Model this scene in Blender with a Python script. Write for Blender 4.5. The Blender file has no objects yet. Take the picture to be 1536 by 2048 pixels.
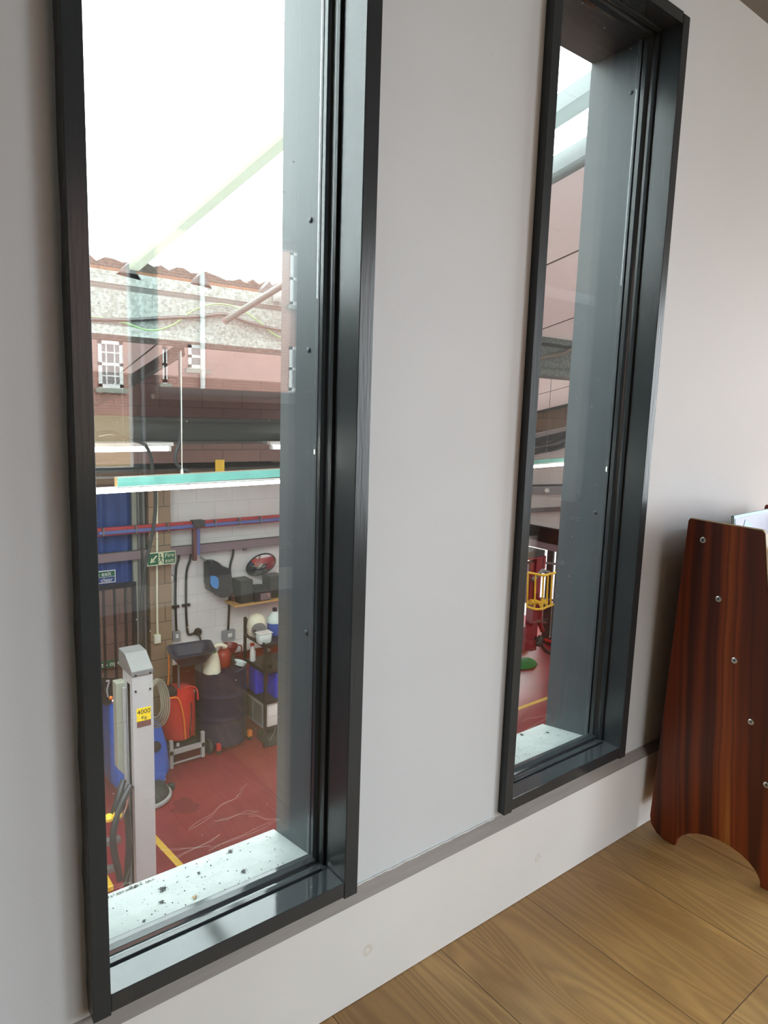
import bpy, bmesh, math, random
from mathutils import Vector, Matrix
random.seed(7)
C = bpy.context.scene.collection
S = bpy.context.scene
PI = math.pi

# ---------------------------------------------------------------- camera, sky, lights, exposure
YAW, PITCH, ROLL, FPX = math.radians(38.116), math.radians(8.302), math.radians(1.851), 1365.0
CAM = Vector((0.0, -1.1, 1.302))
FW = Vector((math.sin(YAW)*math.cos(PITCH), math.cos(YAW)*math.cos(PITCH), -math.sin(PITCH)))
_r0 = Vector((math.cos(YAW), -math.sin(YAW), 0)); _u0 = _r0.cross(FW)
RT = _r0*math.cos(ROLL) + _u0*math.sin(ROLL)
UP = -_r0*math.sin(ROLL) + _u0*math.cos(ROLL)
cd = bpy.data.cameras.new('camera'); cam = bpy.data.objects.new('camera', cd); C.objects.link(cam)
cam.matrix_world = Matrix(((RT.x, UP.x, -FW.x, CAM.x), (RT.y, UP.y, -FW.y, CAM.y), (RT.z, UP.z, -FW.z, CAM.z), (0, 0, 0, 1)))
cd.sensor_fit = 'VERTICAL'; cd.sensor_height = 36.0; cd.lens = FPX/2048*36.0
cd.clip_start = 0.02; cd.clip_end = 300
S.camera = cam

SKY = 8.0
w = bpy.data.worlds.new('sky'); S.world = w; w.use_nodes = True
bg = w.node_tree.nodes['Background']
bg.inputs[0].default_value = (0.90, 0.965, 1.0, 1); bg.inputs[1].default_value = SKY
vs = S.view_settings
S.display_settings.display_device = 'sRGB'
vs.view_transform = 'Standard'; vs.look = 'None'; vs.gamma = 1.0; vs.use_curve_mapping = False
vs.exposure = 0.42
S.cycles.use_denoising = True
S.cycles.max_bounces = 10; S.cycles.diffuse_bounces = 5; S.cycles.glossy_bounces = 5; S.cycles.transparent_max_bounces = 16
S.cycles.caustics_reflective = False; S.cycles.caustics_refractive = False
S.cycles.sample_clamp_indirect = 8

def portal(name, loc, rot, sx, sy):
    l = bpy.data.lights.new(name, 'AREA'); l.shape = 'RECTANGLE'; l.size = sx; l.size_y = sy
    l.cycles.is_portal = True
    o = bpy.data.objects.new(name, l); o.location = loc; o.rotation_euler = rot; C.objects.link(o)

# ---------------------------------------------------------------- pixel -> world, on a named plane
def ray(p): return RT*((p[0]-768)/FPX) - UP*((p[1]-1024)/FPX) + FW
def onx(px, py, x): r = ray((px, py)); return CAM + r*((x-CAM.x)/r.x)
def ony(px, py, y): r = ray((px, py)); return CAM + r*((y-CAM.y)/r.y)
def onz(px, py, z): r = ray((px, py)); return CAM + r*((z-CAM.z)/r.z)
G0, GS, GY = 2.08, 0.2126, 3.3              # roof plane of the workshop: z = G0 - GS*(y-GY)
def onroof(px, py, dz=0):
    r = ray((px, py)); t = (G0+dz - GS*(CAM.y-GY) - CAM.z)/(r.z + GS*r.y); return CAM + r*t
def roofz(y): return G0 - GS*(y-GY)

# ---------------------------------------------------------------- mesh helpers
def bx(bm, x0, x1, y0, y1, z0, z1, rz=0, about=None):
    vs_ = [bm.verts.new((x, y, z)) for x in (x0, x1) for y in (y0, y1) for z in (z0, z1)]
    for f in ((0, 1, 3, 2), (4, 6, 7, 5), (0, 4, 5, 1), (2, 3, 7, 6), (0, 2, 6, 4), (1, 5, 7, 3)):
        bm.faces.new([vs_[i] for i in f])
    if rz:
        c = Vector(about or ((x0+x1)/2, (y0+y1)/2, 0)); m = Matrix.Translation(c) @ Matrix.Rotation(rz, 4, 'Z') @ Matrix.Translation(-c)
        bmesh.ops.transform(bm, matrix=m, verts=vs_)
    return vs_
def frame_of(d):
    d = Vector(d).normalized(); a = Vector((0, 0, 1)) if abs(d.z) < .95 else Vector((1, 0, 0))
    u = d.cross(a).normalized(); return u, d.cross(u).normalized()
def cyl(bm, p0, p1, r0, r1=None, seg=16, caps=True):
    p0, p1 = Vector(p0), Vector(p1); r1 = r0 if r1 is None else r1
    u, v = frame_of(p1-p0); rings = []
    for p, r in ((p0, r0), (p1, r1)):
        rings.append([bm.verts.new(p + (u*math.cos(2*PI*k/seg) + v*math.sin(2*PI*k/seg))*r) for k in range(seg)])
    for k in range(seg): bm.faces.new((rings[0][k], rings[0][(k+1) % seg], rings[1][(k+1) % seg], rings[1][k]))
    if caps: bm.faces.new(rings[0][::-1]); bm.faces.new(rings[1])
def smooth_pts(pts, n=6):
    pts = [Vector(p) for p in pts]
    if len(pts) < 3: return pts
    P = [pts[0]*2-pts[1]] + pts + [pts[-1]*2-pts[-2]]; out = []
    for i in range(1, len(P)-2):
        for k in range(n):
            t = k/n; a, b, c, d = P[i-1], P[i], P[i+1], P[i+2]
            out.append(0.5*((2*b) + (c-a)*t + (2*a-5*b+4*c-d)*t*t + (3*b-a-3*c+d)*t**3))
    out.append(pts[-1]); return out
def tube(bm, pts, r, seg=8, n=6):
    pts = smooth_pts(pts, n); prev = None; u = None
    for i, p in enumerate(pts):
        d = (pts[min(i+1, len(pts)-1)] - pts[max(i-1, 0)]).normalized()
        if u is None: u, v = frame_of(d)
        u = (u - d*u.dot(d)).normalized(); v = d.cross(u)
        ring = [bm.verts.new(p + (u*math.cos(2*PI*k/seg) + v*math.sin(2*PI*k/seg))*r) for k in range(seg)]
        if prev:
            for k in range(seg): bm.faces.new((prev[k], prev[(k+1) % seg], ring[(k+1) % seg], ring[k]))
        else: bm.faces.new(ring[::-1])
        prev = ring
    bm.faces.new(prev)
def bar(bm, p0, p1, wd, ht, up=(0, 0, 1)):
    p0, p1 = Vector(p0), Vector(p1); d = (p1-p0).normalized(); s = d.cross(Vector(up)).normalized(); t = s.cross(d)
    a = [[bm.verts.new(p + s*(i*wd/2) + t*(j*ht/2)) for i, j in ((-1, -1), (1, -1), (1, 1), (-1, 1))] for p in (p0, p1)]
    for k in range(4): bm.faces.new((a[0][k], a[0][(k+1) % 4], a[1][(k+1) % 4], a[1][k]))
    bm.faces.new(a[0][::-1]); bm.faces.new(a[1])
def lathe(bm, prof, c=(0, 0, 0), seg=24, m=None, sx=1, sy=1):
    rings = []
    M_ = m or Matrix.Identity(4); c = Vector(c)
    for r, z in prof:
        rings.append([bm.verts.new(c + (M_ @ Vector((max(r, 1e-4)*sx*math.cos(2*PI*k/seg), max(r, 1e-4)*sy*math.sin(2*PI*k/seg), z)))) for k in range(seg)])
    for a, b in zip(rings, rings[1:]):
        for k in range(seg): bm.faces.new((a[k], a[(k+1) % seg], b[(k+1) % seg], b[k]))
    bm.faces.new(rings[0][::-1]); bm.faces.new(rings[-1])
def prism(bm, pts, off):
    """closed outline of 3-D points given an equal offset"""
    off = Vector(off); a = [bm.verts.new(Vector(p)) for p in pts]; b = [bm.verts.new(Vector(p)+off) for p in pts]; n = len(a)
    bm.faces.new(a[::-1]); bm.faces.new(b)
    for k in range(n): bm.faces.new((a[k], a[(k+1) % n], b[(k+1) % n], b[k]))
def roundbox(bm, x0, x1, y0, y1, z0, z1, r, taper=0.0, seg=5, rz=0):
    """upright box with rounded plan corners and softened top and bottom; taper narrows the top"""
    cx, cy = (x0+x1)/2, (y0+y1)/2; hx, hy = (x1-x0)/2, (y1-y0)/2; rr = min(r, hx*.98, hy*.98)
    e = min(rr*.6, (z1-z0)*.3); lv = []
    for k in range(4): a = k/3*PI/2; lv.append((z0+e*(1-math.sin(a)), e*(1-math.cos(a))))
    lv = [(z0, e), (z0+e*.3, e*.3), (z0+e, 0), (z1-e, 0), (z1-e*.3, e*.3), (z1, e)]; rings = []
    for z, ins in lv:
        t = 1 - taper*(z-z0)/(z1-z0); ring = []
        for q, (sx, sy) in enumerate(((1, 1), (-1, 1), (-1, -1), (1, -1))):
            for k in range(seg+1):
                a = q*PI/2 + k/seg*PI/2
                px, py = (sx*(hx-rr)+math.cos(a)*(rr-ins*.9)), (sy*(hy-rr)+math.sin(a)*(rr-ins*.9))
                px *= t; py *= t
                if rz: px, py = px*math.cos(rz)-py*math.sin(rz), px*math.sin(rz)+py*math.cos(rz)
                ring.append(bm.verts.new((cx+px, cy+py, z)))
        rings.append(ring)
    n = len(rings[0])
    for a, b in zip(rings, rings[1:]):
        for k in range(n): bm.faces.new((a[k], a[(k+1) % n], b[(k+1) % n], b[k]))
    bm.faces.new(rings[0][::-1]); bm.faces.new(rings[-1])
def B(): return bmesh.new()

def wloc(o):
    p = Vector((0, 0, 0))
    while o is not None: p += o.location; o = o.parent
    return p
def obj(name, bm, m, parent=None, smooth=False, bevel=0, label=None):
    bmesh.ops.recalc_face_normals(bm, faces=bm.faces[:])
    me = bpy.data.meshes.new(name)
    if parent is not None: org = wloc(parent)
    else:
        cs = [v.co for v in bm.verts]
        org = Vector(((min(c.x for c in cs)+max(c.x for c in cs))/2, (min(c.y for c in cs)+max(c.y for c in cs))/2, min(c.z for c in cs)))
    bmesh.ops.translate(bm, vec=-org, verts=bm.verts[:])
    bm.to_mesh(me); bm.free(); me.materials.append(m)
    o = bpy.data.objects.new(name, me); C.objects.link(o)
    if parent is None: o.location = org
    else: o.parent = parent
    if smooth:
        for p in me.polygons: p.use_smooth = True
        try: me.set_sharp_from_angle(angle=math.radians(38))
        except Exception: pass
    if bevel:
        b = o.modifiers.new('bevel', 'BEVEL'); b.width = bevel; b.segments = 2; b.limit_method = 'ANGLE'; b.angle_limit = math.radians(40)
    if label: o['label'] = label
    return o
def thing(name, label, cat, loc, group=None):
    o = bpy.data.objects.new(name, None); C.objects.link(o); o.location = loc; o.empty_display_size = .05
    o['label'] = label; o['category'] = cat
    if group: o['group'] = group
    return o
def tag(o, label, cat, group=None, kind=None):
    o['label'] = label; o['category'] = cat
    if group: o['group'] = group
    if kind: o['kind'] = kind
    return o
def struct(o, label=None):
    o['kind'] = 'structure'
    if label: o['label'] = label
    return o
def sempty(name, loc, label=None):
    o = bpy.data.objects.new(name, None); C.objects.link(o); o.location = loc; return struct(o, label)
def text(name, s, loc, size, m, parent, rx=PI/2, rz=0.0, align='CENTER', ext=.0008):
    cu = bpy.data.curves.new(name, 'FONT'); cu.body = s; cu.size = size; cu.align_x = align; cu.align_y = 'CENTER'; cu.extrude = ext; cu.resolution_u = 3
    tmp = bpy.data.objects.new(name, cu); me = bpy.data.meshes.new_from_object(tmp); bpy.data.objects.remove(tmp); me.materials.clear(); me.materials.append(m)
    o = bpy.data.objects.new(name, me); C.objects.link(o); o.parent = parent
    o.location = Vector(loc) - wloc(parent); o.rotation_euler = (rx, 0, rz); return o

# ---------------------------------------------------------------- materials
def nt(name):
    m = bpy.data.materials.new(name); m.use_nodes = True; t = m.node_tree; return m, t, t.nodes['Principled BSDF']
def setp(b, **k):
    for n, v in k.items():
        if n in b.inputs: b.inputs[n].default_value = v
def pm(name, col, rough=.5, metal=0.0, var=.12, scale=12.0, bump=0.0, bscale=60.0, stretch=(1, 1, 1), spec=.5, emit=0, coat=0):
    m, t, b = nt(name); N, L = t.nodes, t.links
    tc = N.new('ShaderNodeTexCoord'); mp = N.new('ShaderNodeMapping'); mp.inputs['Scale'].default_value = stretch
    L.new(tc.outputs['Object'], mp.inputs[0])
    nz = N.new('ShaderNodeTexNoise'); nz.inputs['Scale'].default_value = scale; nz.inputs['Detail'].default_value = 6
    L.new(mp.outputs[0], nz.inputs[0])
    mx = N.new('ShaderNodeMix'); mx.data_type = 'RGBA'
    mx.inputs[6].default_value = (*[c*(1-var) for c in col], 1); mx.inputs[7].default_value = (*[min(1, c*(1+var)) for c in col], 1)
    L.new(nz.outputs[0], mx.inputs[0]); L.new(mx.outputs[2], b.inputs['Base Color'])
    b.inputs['Roughness'].default_value = rough; b.inputs['Metallic'].default_value = metal
    b.inputs['Specular IOR Level'].default_value = spec
    if coat: b.inputs['Coat Weight'].default_value = coat; b.inputs['Coat Roughness'].default_value = .08
    if emit: b.inputs['Emission Color'].default_value = (*col, 1); b.inputs['Emission Strength'].default_value = emit
    if bump:
        n2 = N.new('ShaderNodeTexNoise'); n2.inputs['Scale'].default_value = bscale; n2.inputs['Detail'].default_value = 4
        L.new(mp.outputs[0], n2.inputs[0]); bp = N.new('ShaderNodeBump'); bp.inputs['Strength'].default_value = bump; bp.inputs['Distance'].default_value = .01
        L.new(n2.outputs[0], bp.inputs['Height']); L.new(bp.outputs[0], b.inputs['Normal'])
    return m
def ramp(N, stops):
    r = N.new('ShaderNodeValToRGB'); e = r.color_ramp.elements
    while len(e) > 1: e.remove(e[-1])
    e[0].position = stops[0][0]; e[0].color = (*stops[0][1], 1)
    for p, c in stops[1:]: x = e.new(p); x.color = (*c, 1)
    return r
def math_n(N, L, op, a, b=None, c=None):
    n = N.new('ShaderNodeMath'); n.operation = op
    for i, v in enumerate((a, b, c)):
        if v is None: continue
        if isinstance(v, (int, float)): n.inputs[i].default_value = v
        else: L.new(v, n.inputs[i])
    return n.outputs[0]
def mixc(N, L, f, a, b, mode='MIX'):
    mx = N.new('ShaderNodeMix'); mx.data_type = 'RGBA'; mx.blend_type = mode
    for i, v in ((0, f), (6, a), (7, b)):
        if isinstance(v, (int, float)): mx.inputs[i].default_value = v
        elif isinstance(v, tuple): mx.inputs[i].default_value = (*v, 1)
        else: L.new(v, mx.inputs[i])
    return mx.outputs[2]

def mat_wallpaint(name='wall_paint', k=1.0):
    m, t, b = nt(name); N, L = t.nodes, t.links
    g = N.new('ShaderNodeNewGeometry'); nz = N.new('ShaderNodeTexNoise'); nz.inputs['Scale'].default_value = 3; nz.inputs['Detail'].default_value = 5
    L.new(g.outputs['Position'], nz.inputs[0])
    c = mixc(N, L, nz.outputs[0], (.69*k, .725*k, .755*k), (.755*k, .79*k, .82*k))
    v = N.new('ShaderNodeTexNoise'); v.inputs['Scale'].default_value = 14; v.inputs['Detail'].default_value = 8; L.new(g.outputs['Position'], v.inputs[0])
    sp = math_n(N, L, 'GREATER_THAN', v.outputs[0], .735)
    c = mixc(N, L, math_n(N, L, 'MULTIPLY', sp, .25), c, (.45, .45, .42))
    L.new(c, b.inputs['Base Color']); b.inputs['Roughness'].default_value = .62
    n2 = N.new('ShaderNodeTexNoise'); n2.inputs['Scale'].default_value = 160; L.new(g.outputs['Position'], n2.inputs[0])
    n3 = N.new('ShaderNodeTexNoise'); n3.inputs['Scale'].default_value = 6; L.new(g.outputs['Position'], n3.inputs[0])
    bp = N.new('ShaderNodeBump'); bp.inputs['Strength'].default_value = .12; bp.inputs['Distance'].default_value = .01
    L.new(math_n(N, L, 'ADD', math_n(N, L, 'MULTIPLY', n2.outputs[0], .12), n3.outputs[0]), bp.inputs['Height']); L.new(bp.outputs[0], b.inputs['Normal'])
    return m
def mat_frame(name, vert=True, rough=.2, k=1.0):
    m, t, b = nt(name); N, L = t.nodes, t.links
    g = N.new('ShaderNodeNewGeometry'); mp = N.new('ShaderNodeMapping')
    mp.inputs['Scale'].default_value = (90, 90, 6) if vert else (6, 90, 90)
    L.new(g.outputs['Position'], mp.inputs[0])
    nz = N.new('ShaderNodeTexNoise'); nz.inputs['Scale'].default_value = 2.2; nz.inputs['Detail'].default_value = 5; L.new(mp.outputs[0], nz.inputs[0])
    n2 = N.new('ShaderNodeTexNoise'); n2.inputs['Scale'].default_value = 9; n2.inputs['Detail'].default_value = 6; L.new(g.outputs['Position'], n2.inputs[0])
    c = mixc(N, L, n2.outputs[0], (.030*k, .035*k, .039*k), (.043*k, .049*k, .053*k)); L.new(c, b.inputs['Base Color'])
    b.inputs['Roughness'].default_value = rough; b.inputs['Specular IOR Level'].default_value = .34 if vert else .6
    bp = N.new('ShaderNodeBump'); bp.inputs['Strength'].default_value = .12 if vert else .04; bp.inputs['Distance'].default_value = .002
    L.new(nz.outputs[0], bp.inputs['Height']); L.new(bp.outputs[0], b.inputs['Normal'])
    return m
def mat_skirt():
    m, t, b = nt('skirting_paint'); N, L = t.nodes, t.links
    g = N.new('ShaderNodeNewGeometry'); nz = N.new('ShaderNodeTexNoise'); nz.inputs['Scale'].default_value = 5; nz.inputs['Detail'].default_value = 5
    L.new(g.outputs['Position'], nz.inputs[0]); c = mixc(N, L, nz.outputs[0], (.80, .80, .79), (.88, .88, .875))
    for (px, py, r) in ((735, 1901, .0125), (1075, 1716, .010)):
        p = ony(px, py, -.022); d = N.new('ShaderNodeVectorMath'); d.operation = 'DISTANCE'; d.inputs[1].default_value = p
        nn = N.new('ShaderNodeTexNoise'); nn.inputs['Scale'].default_value = 60; L.new(g.outputs['Position'], nn.inputs[0])
        L.new(g.outputs['Position'], d.inputs[0])
        dd = math_n(N, L, 'ADD', d.outputs['Value'], math_n(N, L, 'MULTIPLY', math_n(N, L, 'SUBTRACT', nn.outputs[0], .5), .009))
        e = math_n(N, L, 'ABSOLUTE', math_n(N, L, 'SUBTRACT', dd, r*.75))
        f = math_n(N, L, 'MULTIPLY', math_n(N, L, 'SUBTRACT', 1.0, math_n(N, L, 'MINIMUM', math_n(N, L, 'DIVIDE', e, r*.5), 1.0)), .45)
        c = mixc(N, L, f, c, (.62, .54, .40))
    L.new(c, b.inputs['Base Color']); b.inputs['Roughness'].default_value = .35
    return m
def mat_laminate():
    m, t, b = nt('oak_laminate'); N, L = t.nodes, t.links
    g = N.new('ShaderNodeNewGeometry'); sx = N.new('ShaderNodeSeparateXYZ'); L.new(g.outputs['Position'], sx.inputs[0])
    W, X0, LEN = .318, 1.067, 1.28
    u = math_n(N, L, 'DIVIDE', math_n(N, L, 'SUBTRACT', sx.outputs[0], X0), W); k = math_n(N, L, 'FLOOR', u); fu = math_n(N, L, 'FRACT', u)
    # board ends: stagger by row
    off = math_n(N, L, 'FRACT', math_n(N, L, 'MULTIPLY', math_n(N, L, 'SUBTRACT', k, 1.0), .45))
    v = math_n(N, L, 'ADD', math_n(N, L, 'DIVIDE', math_n(N, L, 'ADD', sx.outputs[1], .54), LEN), off); kv = math_n(N, L, 'FLOOR', v); fv = math_n(N, L, 'FRACT', v)
    cell = N.new('ShaderNodeCombineXYZ'); L.new(k, cell.inputs[0]); L.new(kv, cell.inputs[1])
    wn = N.new('ShaderNodeTexWhiteNoise'); L.new(cell.outputs[0], wn.inputs[0])
    # stretched grain, shifted per board
    sc = N.new('ShaderNodeVectorMath'); sc.operation = 'MULTIPLY'; sc.inputs[1].default_value = (1, .13, 1); L.new(g.outputs['Position'], sc.inputs[0])
    sh = N.new('ShaderNodeVectorMath'); sh.operation = 'SCALE'; sh.inputs['Scale'].default_value = 7; L.new(wn.outputs['Color'], sh.inputs[0])
    ad = N.new('ShaderNodeVectorMath'); L.new(sc.outputs[0], ad.inputs[0]); L.new(sh.outputs[0], ad.inputs[1])
    base = N.new('ShaderNodeTexNoise'); base.inputs['Scale'].default_value = 5.5; base.inputs['Detail'].default_value = 2; base.inputs['Distortion'].default_value = .4; L.new(ad.outputs[0], base.inputs[0])
    rings = math_n(N, L, 'FRACT', math_n(N, L, 'MULTIPLY', base.outputs[0], 22.0))
    tri = math_n(N, L, 'ABSOLUTE', math_n(N, L, 'SUBTRACT', math_n(N, L, 'MULTIPLY', rings, 2.0), 1.0))
    s2 = N.new('ShaderNodeVectorMath'); s2.operation = 'MULTIPLY'; s2.inputs[1].default_value = (150, 7, 1); L.new(g.outputs['Position'], s2.inputs[0])
    fib = N.new('ShaderNodeTexNoise'); fib.inputs['Scale'].default_value = 1; fib.inputs['Detail'].default_value = 5; L.new(s2.outputs[0], fib.inputs[0])
    ton = N.new('ShaderNodeTexNoise'); ton.inputs['Scale'].default_value = 3.2; ton.inputs['Detail'].default_value = 3; L.new(ad.outputs[0], ton.inputs[0])
    r = ramp(N, [(.30, (.28, .145, .045)), (.50, (.44, .25, .085)), (.70, (.62, .385, .15))]); L.new(ton.outputs[0], r.inputs[0])
    c = mixc(N, L, math_n(N, L, 'MULTIPLY', tri, .50), r.outputs[0], (.16, .080, .026))
    c = mixc(N, L, math_n(N, L, 'MULTIPLY', math_n(N, L, 'SUBTRACT', 1.0, fib.outputs[0]), .5), c, (.22, .125, .055))
    bri = math_n(N, L, 'ADD', math_n(N, L, 'MULTIPLY', wn.outputs['Value'], .30), .86)
    cb = N.new('ShaderNodeVectorMath'); cb.operation = 'SCALE'; L.new(c, cb.inputs[0]); L.new(bri, cb.inputs['Scale'])
    e1 = math_n(N, L, 'MINIMUM', fu, math_n(N, L, 'SUBTRACT', 1.0, fu)); e2 = math_n(N, L, 'MINIMUM', fv, math_n(N, L, 'SUBTRACT', 1.0, fv))
    j = math_n(N, L, 'MAXIMUM', math_n(N, L, 'LESS_THAN', e1, .0035), math_n(N, L, 'LESS_THAN', e2, .0009))
    c = mixc(N, L, math_n(N, L, 'MULTIPLY', j, .85), cb.outputs[0], (.03, .017, .008))
    L.new(c, b.inputs['Base Color']); b.inputs['Roughness'].default_value = .33; b.inputs['Specular IOR Level'].default_value = .45
    bp = N.new('ShaderNodeBump'); bp.inputs['Strength'].default_value = .25; bp.inputs['Distance'].default_value = .003
    L.new(math_n(N, L, 'SUBTRACT', fib.outputs[0], j), bp.inputs['Height']); L.new(bp.outputs[0], b.inputs['Normal'])
    return m
def mat_cherry():
    m, t, b = nt('cherry_veneer'); N, L = t.nodes, t.links
    g = N.new('ShaderNodeNewGeometry'); mp = N.new('ShaderNodeMapping'); mp.inputs['Rotation'].default_value = (math.radians(4), 0, 0); L.new(g.outputs['Position'], mp.inputs[0])
    wob = N.new('ShaderNodeTexNoise'); wob.inputs['Scale'].default_value = 2.2; L.new(mp.outputs[0], wob.inputs[0])
    sx = N.new('ShaderNodeSeparateXYZ'); L.new(mp.outputs[0], sx.inputs[0])
    y = math_n(N, L, 'ADD', math_n(N, L, 'ADD', sx.outputs[1], math_n(N, L, 'MULTIPLY', sx.outputs[0], .2)), math_n(N, L, 'MULTIPLY', math_n(N, L, 'SUBTRACT', wob.outputs[0], .5), .03))
    cb = N.new('ShaderNodeCombineXYZ'); L.new(math_n(N, L, 'MULTIPLY', y, 15.0), cb.inputs[0]); L.new(math_n(N, L, 'MULTIPLY', sx.outputs[2], .25), cb.inputs[1])
    n1 = N.new('ShaderNodeTexNoise'); n1.inputs['Scale'].default_value = 1; n1.inputs['Detail'].default_value = 1.5; L.new(cb.outputs[0], n1.inputs[0])
    c2 = N.new('ShaderNodeCombineXYZ'); L.new(math_n(N, L, 'MULTIPLY', y, 160.0), c2.inputs[0]); L.new(math_n(N, L, 'MULTIPLY', sx.outputs[2], 3.0), c2.inputs[1])
    n2 = N.new('ShaderNodeTexNoise'); n2.inputs['Scale'].default_value = 1; n2.inputs['Detail'].default_value = 4; L.new(c2.outputs[0], n2.inputs[0])
    r = ramp(N, [(.28, (.045, .009, .004)), (.37, (.12, .020, .006)), (.42, (.07, .013, .005)), (.48, (.22, .036, .007)), (.54, (.30, .052, .008)), (.575, (.15, .024, .006)), (.61, (.33, .065, .010)), (.64, (.46, .155, .030)), (.665, (.15, .026, .007)), (.74, (.26, .045, .008))]); L.new(n1.outputs[0], r.inputs[0])
    c = mixc(N, L, math_n(N, L, 'MULTIPLY', n2.outputs[0], .5), r.outputs[0], (.035, .008, .004))
    L.new(c, b.inputs['Base Color']); b.inputs['Roughness'].default_value = .36
    return m
def mat_glass(name, dirt=True):
    m = bpy.data.materials.new(name); m.use_nodes = True; t = m.node_tree; N, L = t.nodes, t.links; N.clear()
    out = N.new('ShaderNodeOutputMaterial'); tr = N.new('ShaderNodeBsdfTransparent'); tr.inputs[0].default_value = (.965, .985, .975, 1)
    gl = N.new('ShaderNodeBsdfGlossy'); gl.inputs['Roughness'].default_value = 0.0; gl.inputs[0].default_value = (1, 1, 1, 1)
    fr = N.new('ShaderNodeFresnel'); gb = N.new('ShaderNodeNewGeometry')
    L.new(math_n(N, L, 'SUBTRACT', 1.5, math_n(N, L, 'MULTIPLY', gb.outputs['Backfacing'], 1.5-1/1.5)), fr.inputs[0])     # same reflectance at both faces of the thin sheet
    mx = N.new('ShaderNodeMixShader'); L.new(fr.outputs[0], mx.inputs[0]); L.new(tr.outputs[0], mx.inputs[1]); L.new(gl.outputs[0], mx.inputs[2]); last = mx.outputs[0]
    if dirt:
        g = N.new('ShaderNodeNewGeometry'); vo = N.new('ShaderNodeTexVoronoi'); vo.inputs['Scale'].default_value = 42; L.new(g.outputs['Position'], vo.inputs[0])
        nz = N.new('ShaderNodeTexNoise'); nz.inputs['Scale'].default_value = 9; L.new(g.outputs['Position'], nz.inputs[0])
        sep = N.new('ShaderNodeSeparateColor'); L.new(vo.outputs['Color'], sep.inputs[0])
        spot = math_n(N, L, 'MULTIPLY', math_n(N, L, 'LESS_THAN', vo.outputs['Distance'], .06), math_n(N, L, 'GREATER_THAN', sep.outputs[0], .86))
        # fine wiping scratches
        mp = N.new('ShaderNodeMapping'); mp.inputs['Rotation'].default_value = (0, math.radians(-40), 0); mp.inputs['Scale'].default_value = (3, 1, 160); L.new(g.outputs['Position'], mp.inputs[0])
        sn = N.new('ShaderNodeTexNoise'); sn.inputs['Scale'].default_value = 1; sn.inputs['Detail'].default_value = 2; L.new(mp.outputs[0], sn.inputs[0])
        scr = math_n(N, L, 'MULTIPLY', math_n(N, L, 'GREATER_THAN', sn.outputs[0], .70), math_n(N, L, 'GREATER_THAN', nz.outputs[0], .5))
        f = math_n(N, L, 'ADD', math_n(N, L, 'MULTIPLY', spot, .8), math_n(N, L, 'MULTIPLY', scr, .10))
        df = N.new('ShaderNodeBsdfDiffuse'); df.inputs[0].default_value = (.75, .73, .68, 1)
        m2 = N.new('ShaderNodeMixShader'); L.new(f, m2.inputs[0]); L.new(last, m2.inputs[1]); L.new(df.outputs[0], m2.inputs[2]); last = m2.outputs[0]
    L.new(last, out.inputs[0]); return m
def mat_galv(name='galvanised'):
    m, t, b = nt(name); N, L = t.nodes, t.links
    tc = N.new('ShaderNodeNewGeometry'); v = N.new('ShaderNodeTexVoronoi'); v.inputs['Scale'].default_value = 62; v.inputs['Randomness'].default_value = 1; L.new(tc.outputs['Position'], v.inputs[0])
    s = N.new('ShaderNodeSeparateColor'); L.new(v.outputs['Color'], s.inputs[0])
    n = N.new('ShaderNodeTexNoise'); n.inputs['Scale'].default_value = 4; n.inputs['Detail'].default_value = 6; L.new(tc.outputs['Position'], n.inputs[0])
    c = mixc(N, L, s.outputs[0], (.085, .11, .10), (.22, .26, .245)); c = mixc(N, L, math_n(N, L, 'MULTIPLY', n.outputs[0], .5), c, (.14, .135, .115))
    L.new(c, b.inputs['Base Color']); b.inputs['Metallic'].default_value = .0; b.inputs['Roughness'].default_value = .5
    return m
def mat_blocks(name, c1, c2, mortar, bw=.44, bh=.215, axis='xz', ms=.006, bump=.3, rough=.8):
    m, t, b = nt(name); N, L = t.nodes, t.links
    g = N.new('ShaderNodeNewGeometry'); s = N.new('ShaderNodeSeparateXYZ'); L.new(g.outputs['Position'], s.inputs[0]); cb = N.new('ShaderNodeCombineXYZ')
    L.new(s.outputs[0 if axis == 'xz' else 1], cb.inputs[0]); L.new(s.outputs[2], cb.inputs[1])
    br = N.new('ShaderNodeTexBrick'); br.inputs['Scale'].default_value = 1; br.inputs['Brick Width'].default_value = bw; br.inputs['Row Height'].default_value = bh; br.inputs['Mortar Size'].default_value = ms
    br.inputs['Color1'].default_value = (*c1, 1); br.inputs['Color2'].default_value = (*c2, 1); br.inputs['Mortar'].default_value = (*mortar, 1); L.new(cb.outputs[0], br.inputs[0])
    n = N.new('ShaderNodeTexNoise'); n.inputs['Scale'].default_value = 7; n.inputs['Detail'].default_value = 6; L.new(g.outputs['Position'], n.inputs[0])
    c = mixc(N, L, math_n(N, L, 'MULTIPLY', n.outputs[0], .25), br.outputs['Color'], tuple(x*.6 for x in c1))
    L.new(c, b.inputs['Base Color']); b.inputs['Roughness'].default_value = rough
    bp = N.new('ShaderNodeBump'); bp.inputs['Strength'].default_value = bump; bp.inputs['Distance'].default_value = .004; bp.invert = True
    L.new(br.outputs['Fac'], bp.inputs['Height']); L.new(bp.outputs[0], b.inputs['Normal'])
    return m
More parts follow.
